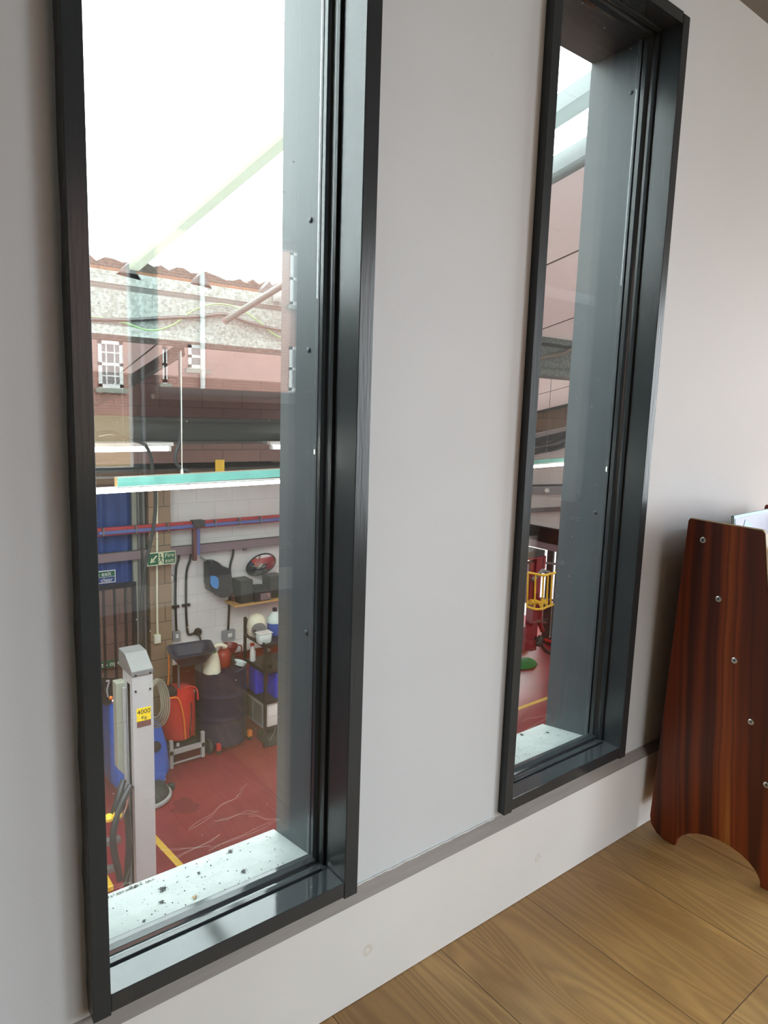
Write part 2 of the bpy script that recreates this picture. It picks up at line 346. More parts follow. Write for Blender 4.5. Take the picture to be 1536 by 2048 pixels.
def mat_redfloor():
    m, t, b = nt('red_floor_paint'); N, L = t.nodes, t.links
    g = N.new('ShaderNodeNewGeometry'); n = N.new('ShaderNodeTexNoise'); n.inputs['Scale'].default_value = 1.4; n.inputs['Detail'].default_value = 7; L.new(g.outputs['Position'], n.inputs[0])
    r = ramp(N, [(.3, (.17, .007, .010)), (.55, (.235, .012, .016)), (.75, (.29, .028, .030))]); L.new(n.outputs[0], r.inputs[0])
    p = onz(372, 1612, ZF_); d = N.new('ShaderNodeVectorMath'); d.operation = 'DISTANCE'; d.inputs[1].default_value = p; L.new(g.outputs['Position'], d.inputs[0])
    n2 = N.new('ShaderNodeTexNoise'); n2.inputs['Scale'].default_value = 8; L.new(g.outputs['Position'], n2.inputs[0])
    wet = math_n(N, L, 'LESS_THAN', math_n(N, L, 'ADD', d.outputs['Value'], math_n(N, L, 'MULTIPLY', n2.outputs[0], .22)), .235)
    c = mixc(N, L, math_n(N, L, 'MULTIPLY', wet, .75), r.outputs[0], (.13, .002, .005)); L.new(c, b.inputs['Base Color'])
    b.inputs['Roughness'].default_value = .34
    return m
ZF_ = CAM.z - 3.8
M = {}
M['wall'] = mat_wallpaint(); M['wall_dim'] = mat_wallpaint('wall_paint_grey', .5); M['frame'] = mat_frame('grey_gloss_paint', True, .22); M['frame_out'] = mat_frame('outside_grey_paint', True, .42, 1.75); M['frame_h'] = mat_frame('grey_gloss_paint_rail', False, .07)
M['skirt'] = mat_skirt(); M['laminate'] = mat_laminate(); M['cherry'] = mat_cherry(); M['glass'] = mat_glass('window_glass'); M['glass_clean'] = mat_glass('clear_glass', False)
M['galv'] = mat_galv(); M['redfloor'] = mat_redfloor()
M['skirt_top'] = pm('brownish_skirting_edge', (.30, .265, .24), .55, var=.2, scale=18, stretch=(.4, 6, 6))  # chamfer strip is browner and darker than the board below
M['caulk'] = pm('caulk', (.72, .72, .70), .6, var=.15, bump=.5, bscale=120)
M['ceiling'] = pm('ceiling_paint', (.20, .17, .14), .8, var=.05)
M['outer_sill'] = pm('sill_paint', (.31, .335, .325), .34, var=.22, scale=22, bump=.12, bscale=90)
M['gasket'] = pm('black_gasket', (.010, .010, .011), .5)
M['black'] = pm('black_plastic', (.018, .018, .020), .45)
M['shutterblack'] = pm('matt_black_steel', (.010, .010, .011), .9, spec=.1)
M['blackmetal'] = pm('black_metal', (.022, .022, .026), .4, metal=.3)
M['chrome'] = pm('bright_zinc', (.75, .75, .74), .28, metal=1, var=.1)
M['white'] = pm('white_plastic', (.78, .78, .75), .4)
M['cream'] = pm('cream_plastic', (.74, .73, .56), .4, var=.08)
M['postgrey'] = pm('light_grey_enamel', (.42, .415, .42), .38, var=.06, scale=5)
M['capgrey'] = pm('dark_grey_cap', (.17, .17, .17), .45, var=.15)
M['beige'] = pm('beige_enamel', (.30, .31, .25), .45)
M['yellow'] = pm('yellow_label', (.85, .62, .01), .5, var=.04)
M['yellowpaint'] = pm('yellow_paint', (.75, .48, .03), .5, var=.25)
M['linepaint'] = pm('floor_line_paint', (.62, .38, .04), .5, var=.3, scale=30)
M['blue'] = pm('blue_plastic', (.03, .10, .42), .35, var=.15)
M['royal'] = pm('royal_blue_plastic', (.025, .035, .50), .3)
M['navy'] = pm('navy_drum', (.012, .013, .045), .35, var=.2)
M['basin'] = pm('dark_blue_basin', (.022, .03, .06), .4)
M['red'] = pm('red_enamel', (.52, .03, .025), .3, var=.12)
M['darkred'] = pm('dark_red_enamel', (.20, .012, .02), .35)
M['redcan'] = pm('red_can', (.34, .025, .02), .4)
M['orange'] = pm('orange_hose', (.80, .22, .03), .45)
M['rubber'] = pm('rubber', (.025, .026, .022), .7)
M['greyframe'] = pm('grey_tube_frame', (.38, .37, .36), .45)
M['steel'] = pm('dull_steel', (.20, .20, .20), .4, metal=.5)
M['copperish'] = pm('pipe_brown', (.14, .055, .05), .5)
M['pipered'] = pm('pipe_red', (.42, .04, .04), .5)
M['pipeblue'] = pm('pipe_blue', (.10, .13, .34), .45)
M['tray'] = pm('trunking_mauve_grey', (.21, .155, .175), .5)
M['conduit'] = pm('black_conduit', (.015, .015, .015), .45)
M['greybox'] = pm('grey_switch_box', (.26, .27, .29), .5)
M['greendark'] = pm('sign_green', (.010, .11, .055), .5, var=.05)
M['signcream'] = pm('sign_cream', (.66, .68, .46), .5, var=.05)
M['signwhite'] = pm('sign_white', (.80, .82, .80), .5, var=.03)
M['label_blue'] = pm('blue_label', (.04, .22, .55), .4)
M['teal'] = pm('teal_batten', (.13, .36, .31), .7, var=.3, scale=9)
M['rawwood'] = pm('raw_timber', (.55, .33, .13), .7, var=.2)
M['pinkpanel'] = pm('pink_roof_panel', (.80, .74, .72), .65, var=.07, scale=2)
M['joint'] = pm('panel_joint', (.05, .04, .035), .7)
M['grp'] = pm('cream_rafter', (.85, .84, .62), .6)
M['lightsteel'] = pm('pale_steel_bar', (.50, .54, .52), .5, metal=.1)
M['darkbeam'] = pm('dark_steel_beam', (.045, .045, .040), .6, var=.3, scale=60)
M['brownblock'] = mat_blocks('bare_blocks', (.21, .135, .08), (.26, .17, .10), (.09, .06, .04), axis='yz')
M['brownblock_x'] = mat_blocks('bare_blocks_x', (.27, .185, .12), (.31, .22, .14), (.12, .09, .06))
M['pinkblock'] = mat_blocks('painted_blocks', (.72, .69, .67), (.75, .72, .70), (.60, .57, .55), ms=.004, bump=.15)
M['pinkblock_y'] = mat_blocks('painted_blocks_y', (.72, .69, .67), (.75, .72, .70), (.60, .57, .55), axis='yz', ms=.004, bump=.15)
M['redblock'] = mat_blocks('red_painted_blocks', (.33, .022, .024), (.35, .026, .028), (.25, .02, .02), ms=.004, bump=.15)
M['bricks'] = mat_blocks('terrace_brick', (.44, .20, .145), (.37, .165, .125), (.44, .38, .34), .225, .075, ms=.008)
M['yellowbrick'] = mat_blocks('yellow_brick', (.50, .33, .17), (.44, .28, .14), (.42, .36, .30), .225, .075, ms=.008)
M['slate'] = pm('slate', (.03, .03, .03), .6)
M['debris'] = pm('rotten_felt', (.030, .022, .016), .9, var=.5, scale=30, bump=1, bscale=30)
M['rust'] = pm('orange_timber', (.11, .045, .018), .8, var=.4, scale=20)
M['tarpblue'] = pm('blue_sheet', (.015, .045, .19), .45, var=.3, scale=4, stretch=(3, 1, .4))
M['darkwall'] = mat_blocks('dark_blocks', (.17, .10, .09), (.20, .12, .10), (.10, .06, .055))
M['fly'] = pm('dried_insect', (.012, .011, .010), .5)
M['moth'] = pm('pale_moth', (.45, .30, .18), .8)
M['crumb'] = pm('crumbs', (.04, .035, .03), .8)
M['web'] = pm('cobweb', (.70, .62, .55), .8)
M['tube'] = pm('fluorescent_tube', (1, .99, .97), .4, var=0, emit=30)
M['tub'] = pm('clear_tub', (.62, .72, .70), .15)
M['greenyellow'] = pm('earth_wire', (.13, .27, .08), .5)
M['purple'] = pm('lilac_sheet', (.22, .16, .30), .4)
M['greencloth'] = pm('green_cloth', (.02, .16, .03), .8)
M['cyan'] = pm('cyan_cover', (.05, .30, .38), .4)
M['bookred'] = pm('red_cover', (.60, .04, .02), .4)
M['lilac'] = pm('lilac_picture', (.10, .09, .25), .4, var=.4, scale=25)
M['paper'] = pm('page_edge', (.78, .76, .70), .7)
M['edgeband'] = pm('pale_edge_banding', (.36, .24, .12), .5, stretch=(1, 1, .2))
M['lightopen'] = pm('white_board', (.82, .82, .80), .6)
M['pipegrey'] = pm('weathered_plastic', (.085, .095, .09), .5)
M['stonewhite'] = pm('whitewashed_board', (.55, .55, .54), .6, var=.5, scale=9)
M['hose_beige'] = pm('beige_cable', (.20, .18, .135), .6)
m_, t_, b_ = nt('convex_mirror'); b_.inputs['Metallic'].default_value = 1; b_.inputs['Roughness'].default_value = .03; b_.inputs['Base Color'].default_value = (.8, .8, .8, 1); M['mirror'] = m_
m_, t_, b_ = nt('translucent_rafter'); _N, _L = t_.nodes, t_.links
_tl = _N.new('ShaderNodeBsdfTranslucent'); _tl.inputs[0].default_value = (.47, .475, .435, 1); _mx = _N.new('ShaderNodeMixShader'); _mx.inputs[0].default_value = .25
_L.new(_tl.outputs[0], _mx.inputs[1]); _L.new(b_.outputs[0], _mx.inputs[2]); b_.inputs['Base Color'].default_value = (.5, .5, .36, 1)
_L.new(_mx.outputs[0], [n for n in _N if n.type == 'OUTPUT_MATERIAL'][0].inputs[0]); M['grp'] = m_
m_ = m_.copy(); m_.name = 'translucent_bar'; [n for n in m_.node_tree.nodes if n.type == 'BSDF_TRANSLUCENT'][0].inputs[0].default_value = (.36, .385, .38, 1); m_.node_tree.nodes['Principled BSDF'].inputs['Base Color'].default_value = (.5, .53, .53, 1); M['glazebar'] = m_
m_ = M['pinkpanel']; _N, _L = m_.node_tree.nodes, m_.node_tree.links; _tl = _N.new('ShaderNodeBsdfTranslucent'); _tl.inputs[0].default_value = (.88, .77, .75, 1); _mx = _N.new('ShaderNodeMixShader'); _mx.inputs[0].default_value = .16  # translucency added so the roof panels glow brighter under the sky
_L.new(_N['Principled BSDF'].outputs[0], _mx.inputs[1]); _L.new(_tl.outputs[0], _mx.inputs[2]); _L.new(_mx.outputs[0], [n for n in _N if n.type == 'OUTPUT_MATERIAL'][0].inputs[0])

# ================================================================ THE ROOM
YB, XL, XR, ZC = -3.0, -2.4, 6.4, 2.51        # opposite wall, left wall, right wall, ceiling
TH = .26; ZF = ZF_; FARY = 6.3; XE = 9.2; FARX = 5.2; FAR2 = 7.4       # the far wall steps back beyond FARX
# window openings (outer edge of the grey frames)
WIN = [dict(x0=.258, x1=.797, xi0=.287, xi1=.7635, t=.034), dict(x0=1.272, x1=1.818, xi0=1.302, xi1=1.787, t=.022)]
ZB0, ZBI, ZTI, ZTO = .284, .318, 2.332, 2.360
def wall_with_holes(bm, x0, x1, y0, y1, z0, z1, holes):
    x = x0
    for hx0, hx1, hz0, hz1 in holes:
        bx(bm, x, hx0, y0, y1, z0, z1)
        if hz0 > z0: bx(bm, hx0, hx1, y0, y1, z0, hz0)
        if hz1 < z1: bx(bm, hx0, hx1, y0, y1, hz1, z1)
        x = hx1
    bx(bm, x, x1, y0, y1, z0, z1)
b = B(); wall_with_holes(b, XL-.15, XR+.15, 0, .088, -.12, ZC+.1, [(q['x0'], q['x1'], ZB0, ZTO) for q in WIN]); wall_with_holes(b, XL-.15, XR+.15, .088, TH, -.12, ZC+.1, [(q['x0'], q['x1'], ZB0-.04, ZTO) for q in WIN])
struct(obj('wall_front', b, M['wall']), 'off-white painted wall holding the two tall windows')
b = B(); bx(b, -4, XR+.15, .02, TH, ZF, -.12); bx(b, XR+.15, XE+.2, .02, TH, ZF, ZC+.1); bx(b, -4, XL-.15, .02, TH, -.12, ZC+.1)
struct(obj('wall_front_workshop', b, M['pinkblock']))
b = B(); bx(b, XL, XR, YB, 0, -.12, 0); struct(obj('floor', b, M['laminate']), 'oak-look laminate plank floor')
b = B(); bx(b, XL-.15, XR+.15, YB-.2, 0, ZC, ZC+.1); struct(obj('ceiling', b, M['ceiling']))
# opposite wall with its windows (seen mirrored in the glass)
BW = [(.85, 1.45, .86, 2.44), (1.52, 2.66, 1.37, 2.45), (2.86, 4.45, .40, 2.46)]
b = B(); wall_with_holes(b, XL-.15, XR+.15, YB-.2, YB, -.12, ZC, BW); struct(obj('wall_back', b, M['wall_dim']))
b = B(); bx(b, 4.47, XR-.02, YB+.001, YB+.05, .17, 2.4); struct(obj('wall_back_added_panel', b, pm('added_dark_panel', (.035, .025, .02), .7)))  # unseen dark panel added to keep the far pane's reflection dark
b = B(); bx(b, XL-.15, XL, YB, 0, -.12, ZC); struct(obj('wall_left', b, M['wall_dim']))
RW = (-2.9, -.35, .30, 2.46)
b = B()
for y0, y1, z0, z1 in ((YB, RW[0], -.12, ZC), (RW[1], 0, -.12, ZC), (RW[0], RW[1], -.12, RW[2]), (RW[0], RW[1], RW[3], ZC)): bx(b, XR, XR+.15, y0, y1, z0, z1)
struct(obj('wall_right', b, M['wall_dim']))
for i, (x0, x1, z0, z1) in enumerate(BW):
    W_ = sempty('window_%d' % (i+3), ((x0+x1)/2, YB-.1, z0)); b = B()
    for a in ((x0, x0+.05, z0, z1), (x1-.05, x1, z0, z1), (x0+.05, x1-.05, z0, z0+.05), (x0+.05, x1-.05, z1-.05, z1)): bx(b, a[0], a[1], YB-.14, YB-.08, a[2], a[3])
    obj('window_frame', b, M['white'], W_)
    b = B(); bx(b, x0-.03, x1+.03, YB-.08, YB+.05, z0-.03, z0-.002); obj('window_sill', b, M['white'], W_)
portal('portal_back', (1.675, YB-.22, 1.65), (PI/2, 0, 0), 1.7, 1.65)
portal('portal_back_wide', (3.585, YB-.22, 1.43), (PI/2, 0, 0), 1.75, 2.1)
portal('portal_right', (XR+.17, -1.625, 1.38), (PI/2, 0, PI/2), 2.6, 2.2)

# skirting: chamfered board along the window wall, plain ones elsewhere
b = B(); prism(b, [(XL, 0, .0015), (XL, -.022, .0015), (XL, -.022, .243), (XL, 0, .243)], (XR-XL, 0, 0))
sk = struct(obj('baseboard_front', b, M['skirt']), 'tall white skirting board under the windows')
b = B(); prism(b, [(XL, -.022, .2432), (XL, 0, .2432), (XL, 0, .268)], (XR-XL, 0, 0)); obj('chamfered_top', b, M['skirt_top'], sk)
b = B(); pts = [(x, -.002-.0012*random.random(), .2685+.0022*random.random()) for x in [.80+.012*k for k in range(39)]]; tube(b, pts, .0022, 5, 2); obj('caulk_line', b, M['caulk'], sk)
b = B(); bx(b, XL, XR, YB, YB+.018, 0.0015, .16); struct(obj('baseboard_back', b, M['skirt']))
b = B(); bx(b, XR-.018, XR, YB+.02, -.03, 0.0015, .16); struct(obj('baseboard_right', b, M['skirt']))
b = B(); bx(b, XL, XL+.018, YB+.02, -.03, 0.0015, .16); struct(obj('baseboard_left', b, M['skirt']))

# ---- the two windows
GY0, GY1 = .081, .085
for i, q in enumerate(WIN):
    x0, x1, a, c, t = q['x0'], q['x1'], q['xi0'], q['xi1'], q['t']
    W_ = sempty('window_%d' % (i+1), ((x0+x1)/2, 0, ZB0), ('tall window nearer the camera, its grey frame cut by the top of the photo', 'tall window beside the bookcase, its whole frame in view')[i])
    # uneven painted edge of the left stile: small wobble where the paint meets the wall
    for nm, u0, u1 in (('left_stile', x0, a), ('right_stile', c, x1)):
        b = B(); n = 40; hs = [ZB0-.004 + (ZTO-ZB0)*k/n for k in range(n+1)]
        out_left = nm == 'left_stile'
        for k in range(n+1):
            wob = (.0014*math.sin(k*.9)+.001*math.sin(k*2.3)) if i == 0 else .0004*math.sin(k)
            e = (u0-abs(wob), u1) if out_left else (u0, u1+abs(wob)*.5)
            q['_'] = [b.verts.new((xx, yy, hs[k])) for xx, yy in ((e[0], -.001), (u0, -t), (u1, -t), (u1, .0875))] if out_left else [b.verts.new((xx, yy, hs[k])) for xx, yy in ((u0, .0875), (u0, -t), (u1, -t), (e[1], -.001))]
            if k:
                for j in range(3): b.faces.new((prev[j], prev[j+1], q['_'][j+1], q['_'][j]))
            else: b.faces.new(q['_'][::-1])
            prev = q['_']
        b.faces.new(prev)
        obj(nm, b, M['frame'], W_, bevel=.0012)
        # liner inside the wall opening, behind the stile
    b = B(); bx(b, x0, a-.0005, 0, .0874, ZB0, ZTO); bx(b, c+.0005, x1, 0, .0874, ZB0, ZTO); obj('inner_lining', b, M['frame'], W_)
    b = B(); bx(b, x0, a, .0876, TH, ZB0-.03, ZTO); bx(b, c, x1, .0876, TH, ZB0-.03, ZTO); bx(b, a, c, .0876, TH, ZTI+.001, ZTO); obj('outer_lining', b, M['frame_out'], W_, label='paler grey outside lining')
    b = B(); bx(b, a, c, -t+.001, .030, ZB0, ZBI-.0005); obj('bottom_rail', b, M['frame_h'], W_, bevel=.0015)
    b = B(); bx(b, a, c, -t+.001, .0874, ZTI, ZTO); obj('top_rail', b, M['frame_h'], W_, bevel=.0015)
    # glazing beads, stepped
    bw = .016
    for nm, u0, u1 in (('left_bead', a, a+bw), ('right_bead', c-bw, c)):
        s = 1 if nm[0] == 'l' else -1; w0 = a if s > 0 else c
        b = B(); pr = [(0, .042), (.006, .042), (.0075, .050), (.0075, .058), (.012, .061), (bw, .068), (bw, .079), (0, .079)]
        prism(b, [(w0+s*p, y, ZBI) for p, y in pr], (0, 0, ZTI-ZBI)); obj(nm, b, M['frame'], W_, bevel=.0006)
        b = B(); bx(b, min(w0, w0+s*(bw-.002)), max(w0, w0+s*(bw-.002)), .0792, .0808, ZBI, ZTI); obj('gasket', b, M['gasket'], W_)
        b = B(); bx(b, min(w0, w0+s*.012), max(w0, w0+s*.012), .0875, .1, ZBI, ZTI); obj('outer_bead', b, M['frame_out'], W_, bevel=.001)
    for nm, z0, s in (('bottom_bead', ZBI, 1), ('top_bead', ZTI, -1)):
        b = B(); pr = [(0, .030), (.004, .030), (.005, .040), (.002, .044), (.002, .052), (.008, .055), (.011, .068), (.011, .079), (0, .079)]
        prism(b, [(a+bw, y, z0+s*p) for p, y in pr], (c-a-2*bw, 0, 0)); obj(nm, b, M['frame_h'], W_, bevel=.0006)
        b = B(); bx(b, a+bw, c-bw, .0792, .0808, min(z0, z0+s*.010), max(z0, z0+s*.010)); obj('gasket', b, M['gasket'], W_)
    b = B(); bx(b, a+.001, c-.001, .030, .0885, ZB0, ZBI-.0006); obj('inner_sill', b, M['frame_h'], W_)
    b = B(); bx(b, a+.001, c-.001, GY0, GY1, ZBI, ZTI); obj('glass_pane', b, M['glass'], W_, label='clear pane with specks and wiping marks')
    b = B(); bx(b, a+.013, c-.013, .0925, .0965, ZBI-.008, ZTI); obj('glass_pane', b, M['glass_clean'], W_)
    b = B(); prism(b, [(a, .0885, ZBI-.012), (a, TH+.012, ZBI-.040), (a, TH+.012, ZB0-.039), (a, .0885, ZB0-.039)], (c-a, 0, 0)); obj('outer_sill', b, M['outer_sill'], W_, bevel=.001, label='pale dusty outside ledge')
    # nail heads and paint blobs on the outside reveal
    for (px, py) in (((621, 440), (617, 700), (612, 1265)) if i == 0 else ((1262, 185), (1190, 1025), (1283, 84))):
        p = onx(px, py, c-.001); b = B(); lathe(b, [(.006, 0), (.005, .0016), (.002, .0026)], (p.x, p.y, p.z), 10, Matrix.Rotation(-PI/2, 4, 'Y')); obj('paint_blob', b, M['frame_out'], W_, smooth=True)

# dead insects and crumbs on the outside ledges
def ledge_z(y): return (ZBI-.012) - .028*(y-.0885)/(TH+.012-.0885)
def onledge(px, py):
    z = .29
    for _ in range(6): p = onz(px, py, z); z = ledge_z(p.y)
    return Vector((p.x, p.y, z))
def insect(px, py, size, label, m='fly', name='dead_fly', group=None):
    p = onledge(px, py); t = thing(name, label, 'insect', p, group); k = size; rz = random.random()*6
    def T(x, y, z): return p + Vector((x*math.cos(rz)-y*math.sin(rz), x*math.sin(rz)+y*math.cos(rz), z))
    b = B()
    for (ox, r, l) in ((-.9, .42, .75), (0, .42, .5), (.62, .30, .3)):
        lathe(b, [(.02*k, -l*k*.8), (r*k*.8, -l*k*.45), (r*k, 0), (r*k*.75, l*k*.5), (.02*k, l*k*.8)], T(ox*k*.9, 0, r*k+.0006), 8, Matrix.Rotation(rz, 4, 'Z') @ Matrix.Rotation(PI/2, 4, 'Y'))
    obj('body', b, M[m], t, smooth=True)
    for s in (-1, 1):
        b = B()
        for j in range(3): tube(b, [T((j-1)*.4*k, s*.2*k, .4*k), T((j-1)*.8*k, s*.75*k, .9*k), T((j-1)*1.1*k, s*1.15*k, .05*k)], .06*k, 4, 3)
        obj('legs', b, M[m], t)
        b = B(); prism(b, [T(.2*k, s*.15*k, .75*k), T(-1.7*k, s*.3*k, .55*k), T(-1.9*k, s*.95*k, .5*k), T(-.6*k, s*.8*k, .7*k)], (0, 0, .03*k)); obj('wing', b, M[m], t)
    return t
insect(328, 1779, .0062, 'largest dead black fly lying on the outside ledge of the near window')
insect(321, 1806, .0042, 'small dead fly just in front of the largest fly on the near ledge')
insect(461, 1703, .0050, 'dead fly at the rear edge of the near ledge against the red floor')
insect(488, 1743, .0048, 'dead black fly lying alone right of the middle of the near ledge')
insect(391, 1795, .0045, 'curled pale brown dead moth on the near window ledge', 'moth', 'dead_moth')
insect(398, 1748, .0032, 'tiny dead insect behind the pale moth on the near ledge')
insect(289, 1842, .0030, 'round black dried insect nearest the glass on the near ledge')
insect(1042, 1470, .0050, 'dead insect at the rear corner of the far window ledge')
insect(1094, 1466, .0040, 'dark dried insect in the middle of the far window ledge')
for i, q in enumerate(WIN):
    b = B(); rnd = random.Random(3+i)
    for k in range(150 if i == 0 else 110):
        x = rnd.uniform(q['xi0']+.02, q['xi1']-.01); y = rnd.uniform(.105, TH-.004); s = rnd.choice((.0006, .0008, .001, .0016)); z = ledge_z(y)
        lathe(b, [(s*.4, 0), (s, s*.5), (s*.4, s)], (x, y, z+.0001), 5)
    tag(obj('crumbs', b, M['crumb']), ('scattered dark crumbs of dirt on the near window ledge', 'scattered dark crumbs of dirt on the far window ledge')[i], 'dirt', kind='stuff')
b = B(); rnd = random.Random(11)
for k in range(170):
    px = rnd.uniform(212, 300); p = onledge(px, 1795-(px-212)*.36-rnd.uniform(0, 20)); p.y = min(p.y, TH-.004); a_ = rnd.uniform(0, 6.3); l_ = rnd.uniform(.003, .010)
    tube(b, [p+Vector((0, 0, .0006)), p+Vector((math.cos(a_)*l_*.5, math.sin(a_)*l_*.4, rnd.uniform(.001, .007))), p+Vector((math.cos(a_)*l_, math.sin(a_)*l_*.5, rnd.uniform(.0006, .004)))], .00035, 3, 2)
tag(obj('dirt_pile', b, M['crumb']), 'tangled dark dirt and old web at the left rear corner of the near ledge', 'dirt', kind='stuff')
# cobweb strands behind the pane
for i, lines in enumerate((((375, 1660, 470, 1595), (470, 1595, 480, 1590), (478, 1592, 492, 1570), (430, 1640, 520, 1620), (220, 1775, 300, 1760), (235, 1790, 262, 1735), (500, 1630, 560, 1640), (320, 1700, 420, 1690), (350, 1715, 440, 1668), (540, 1480, 558, 1430), (420, 1700, 560, 1640)), ((1043, 1440, 1100, 1428), (1050, 1460, 1098, 1432), (1120, 1310, 1122, 1330)))):
    b = B(); rnd = random.Random(5+i)
    for (xa, ya, xb, yb) in lines:
        for k in range(2):
            pts = [ony(xa+(xb-xa)*u+rnd.uniform(-4, 4), ya+(yb-ya)*u+rnd.uniform(-4, 4), .235) for u in (0, .25, .5, .75, 1)]; tube(b, pts, .00012, 3, 3)
    tag(obj('cobweb', b, M['web']), ('thin dusty cobweb strands across the foot of the near window', 'thin cobweb strands low in the far window')[i], 'cobweb', kind='stuff')

# ---- bookcase: cherry side panel with screws, shelves and books
PX = 1.972
fl = lambda px, py: onz(px, py, 0)
A_ = onz(1350, 1691, 0); B_ = onz(1517, 1773, 0); DIR = (B_-A_).normalized(); NRM = Vector((-DIR.y, DIR.x, 0))    # NRM points away (+x)
if NRM.x < 0: NRM = -NRM
def onpanel(px, py):
    r = ray((px, py)); return CAM + r*(((A_-CAM).dot(NRM))/r.dot(NRM))
tl, tr, le, lf = onpanel(1377, 1037), onpanel(1530, 1063), onpanel(1300, 1640), onpanel(1307, 1665)
book = thing('display_bookcase', 'dark cherry wood bookcase end panel with a line of screws, standing on the laminate', 'bookcase', (A_.x, A_.y, 0))
def P(s, z): return A_ + DIR*s + Vector((0, 0, z))
zt = tl.z; s_tl = (tl-A_).dot(DIR); s_tr = (tr-A_).dot(DIR); r2 = onpanel(1536, 1190); s_r2 = (r2-A_).dot(DIR)
slope = (s_r2-s_tr)/(tr.z-r2.z)
foot_w = .246
out = [(s_tl+.004, zt), (s_tr-.006, zt-.006), (s_tr, zt-.014)]
zz = zt-.014
for k in range(1, 9): z = zt-.014-(zt-.30)*k/8; out.append((s_tr+slope*(zt-.014-z)*(1+.25*k/8), z))
sf = out[-1][0]
out += [(sf+.02, .12), (sf+.02, .03), (sf+.01, 0), (foot_w, 0)]
for k in range(1, 12): a = PI*k/12; out.append((.123+.123*math.cos(a), .082*math.sin(a)))
out += [(0, 0), (-.035, .002), (-.062, .012), (-.082, .035), (-.087, .06), (s_tl, zt-.006)]
def panel(off):
    b = B(); prism(b, [P(s, z)+NRM*off for s, z in out], NRM*.016); return b
LEN = .62
obj('side_panel', panel(0), M['cherry'], book, bevel=.0015, label='dark red-brown striped wood end panel')
obj('side_panel', panel(LEN), M['cherry'], book, bevel=.0015)
b = B()
for (s0, z0), (s1, z1) in zip(out[1:10], out[2:11]): prism(b, [P(s0, z0)+NRM*.0003+DIR*.0004, P(s1, z1)+NRM*.0003+DIR*.0004, P(s1, z1)+NRM*.0003+DIR*.0024, P(s0, z0)+NRM*.0003+DIR*.0024], NRM*.0154)
prism(b, [P(s_tl+.004, zt+.0002), P(s_tr-.006, zt-.0058), P(s_tr-.006, zt-.0042), P(s_tl+.004, zt+.0018)], NRM*.016)
obj('edge_banding', b, M['edgeband'], book, label='pale wood edge strip')
for px, py in ((1406, 1080), (1437, 1198), (1469, 1321), (1502, 1444), (1533, 1570)):
    p = onpanel(px, py); b = B(); mm = NRM.to_track_quat('-Z', 'Y').to_matrix().to_4x4()
    lathe(b, [(.0085, -.0002), (.0085, .0012), (.0072, .0022), (.0052, .0024), (.0048, .0016), (.001, .0014)], p, 20, mm); sc_ = obj('screw', b, M['chrome'], book, smooth=True, label='bright cross-head screw')
    b = B(); c0 = p - NRM*.0022; zv = Vector((0, 0, 1))
    for k in (0, 1):
        a = PI/4+k*PI/2+px; e1 = DIR*math.cos(a)+zv*math.sin(a); e2 = DIR*-math.sin(a)+zv*math.cos(a)
        prism(b, [c0+e1*.0036+e2*.0008, c0-e1*.0036+e2*.0008, c0-e1*.0036-e2*.0008, c0+e1*.0036-e2*.0008], -NRM*.0006)
    obj('cross_recess', b, M['gasket'], sc_)
# tiers behind the end panel: sloping rests running to the far panel, plus a back board
def tier(s0, z0, s1, z1, th=.012):
    b = B(); d = Vector((0, 0, z1-z0)) + DIR*(s1-s0); n = d.cross(NRM).normalized()*th
    prism(b, [P(s0, z0)+NRM*.017, P(s1, z1)+NRM*.017, P(s1, z1)+n+NRM*.017, P(s0, z0)+n+NRM*.017], NRM*(LEN-.018)); return b
for k, (px, py) in enumerate(((1406, 1080), (1437, 1198), (1469, 1321), (1502, 1444), (1533, 1570))):
    p = onpanel(px, py); s = (p-A_).dot(DIR); obj('tier_rail', tier(s-.01, p.z-.03, s+.01, p.z+.03), M['cherry'], book)
obj('back_board', tier(-.07, .10, -.05, zt-.06, .008), M['cherry'], book)
# books leaning in the top tier
def pbook(name, label, s0, s1, z0, z1, n0, n1, th, cover, picture=None):
    t = thing(name, label, 'book', P((s0+s1)/2, z0)+NRM*n0); d = Vector((0, 0, z1-z0)) + DIR*(s1-s0); n = d.cross(NRM).normalized()
    if n.dot(DIR) < 0: n = -n
    base = P(s0, z0)+NRM*n0; w_ = NRM*(n1-n0)
    b = B(); prism(b, [base+n*.002, base+d+n*.002, base+d+n*(th-.002), base+n*(th-.002)], w_*.99); obj('page_block', b, M['paper'], t)
    for k, off in enumerate((0, th-.002)):
        b = B(); prism(b, [base+n*off, base+d*1.015+n*off, base+d*1.015+n*(off+.002), base+n*(off+.002)], w_*1.01); obj('cover', b, M[cover], t)
    if picture:
        b = B(); e = d.normalized()*.006; base = base+n*(th+.0007); prism(b, [base+e+NRM*.006-n*.0003, base+d-e+NRM*.006-n*.0003, base+d-e+w_-NRM*.006-n*.0003, base+e+w_-NRM*.006-n*.0003], n.normalized()*.0004); obj('cover_picture', b, M[picture], t)
        b = B(); c_ = base+d*.80+NRM*.05+n*.0004; prism(b, [c_, c_+d*.14+NRM*.03, c_+d*.05+NRM*.09], n.normalized()*.0006); obj('cover_shape', b, M['label_blue'], t)
    return t
tb = ony(1500, 1050, tl.y)
pbook('picture_book', 'cyan-edged picture book leaning in the top of the bookcase', .078, .042, .80, 1.034, .055, .40, .008, 'cyan', 'lilac')
pbook('picture_book', 'red-covered book in front of the cyan one on the bookcase', .19, .170, .76, .965, .03, .40, .007, 'bookred')

# ================================================================ THE WORKSHOP SHELL
b = B(); bx(b, -4, XE+2.5, TH, FAR2+.3, ZF-.15, ZF); struct(obj('workshop_floor', b, M['redfloor']), 'glossy red painted workshop floor')
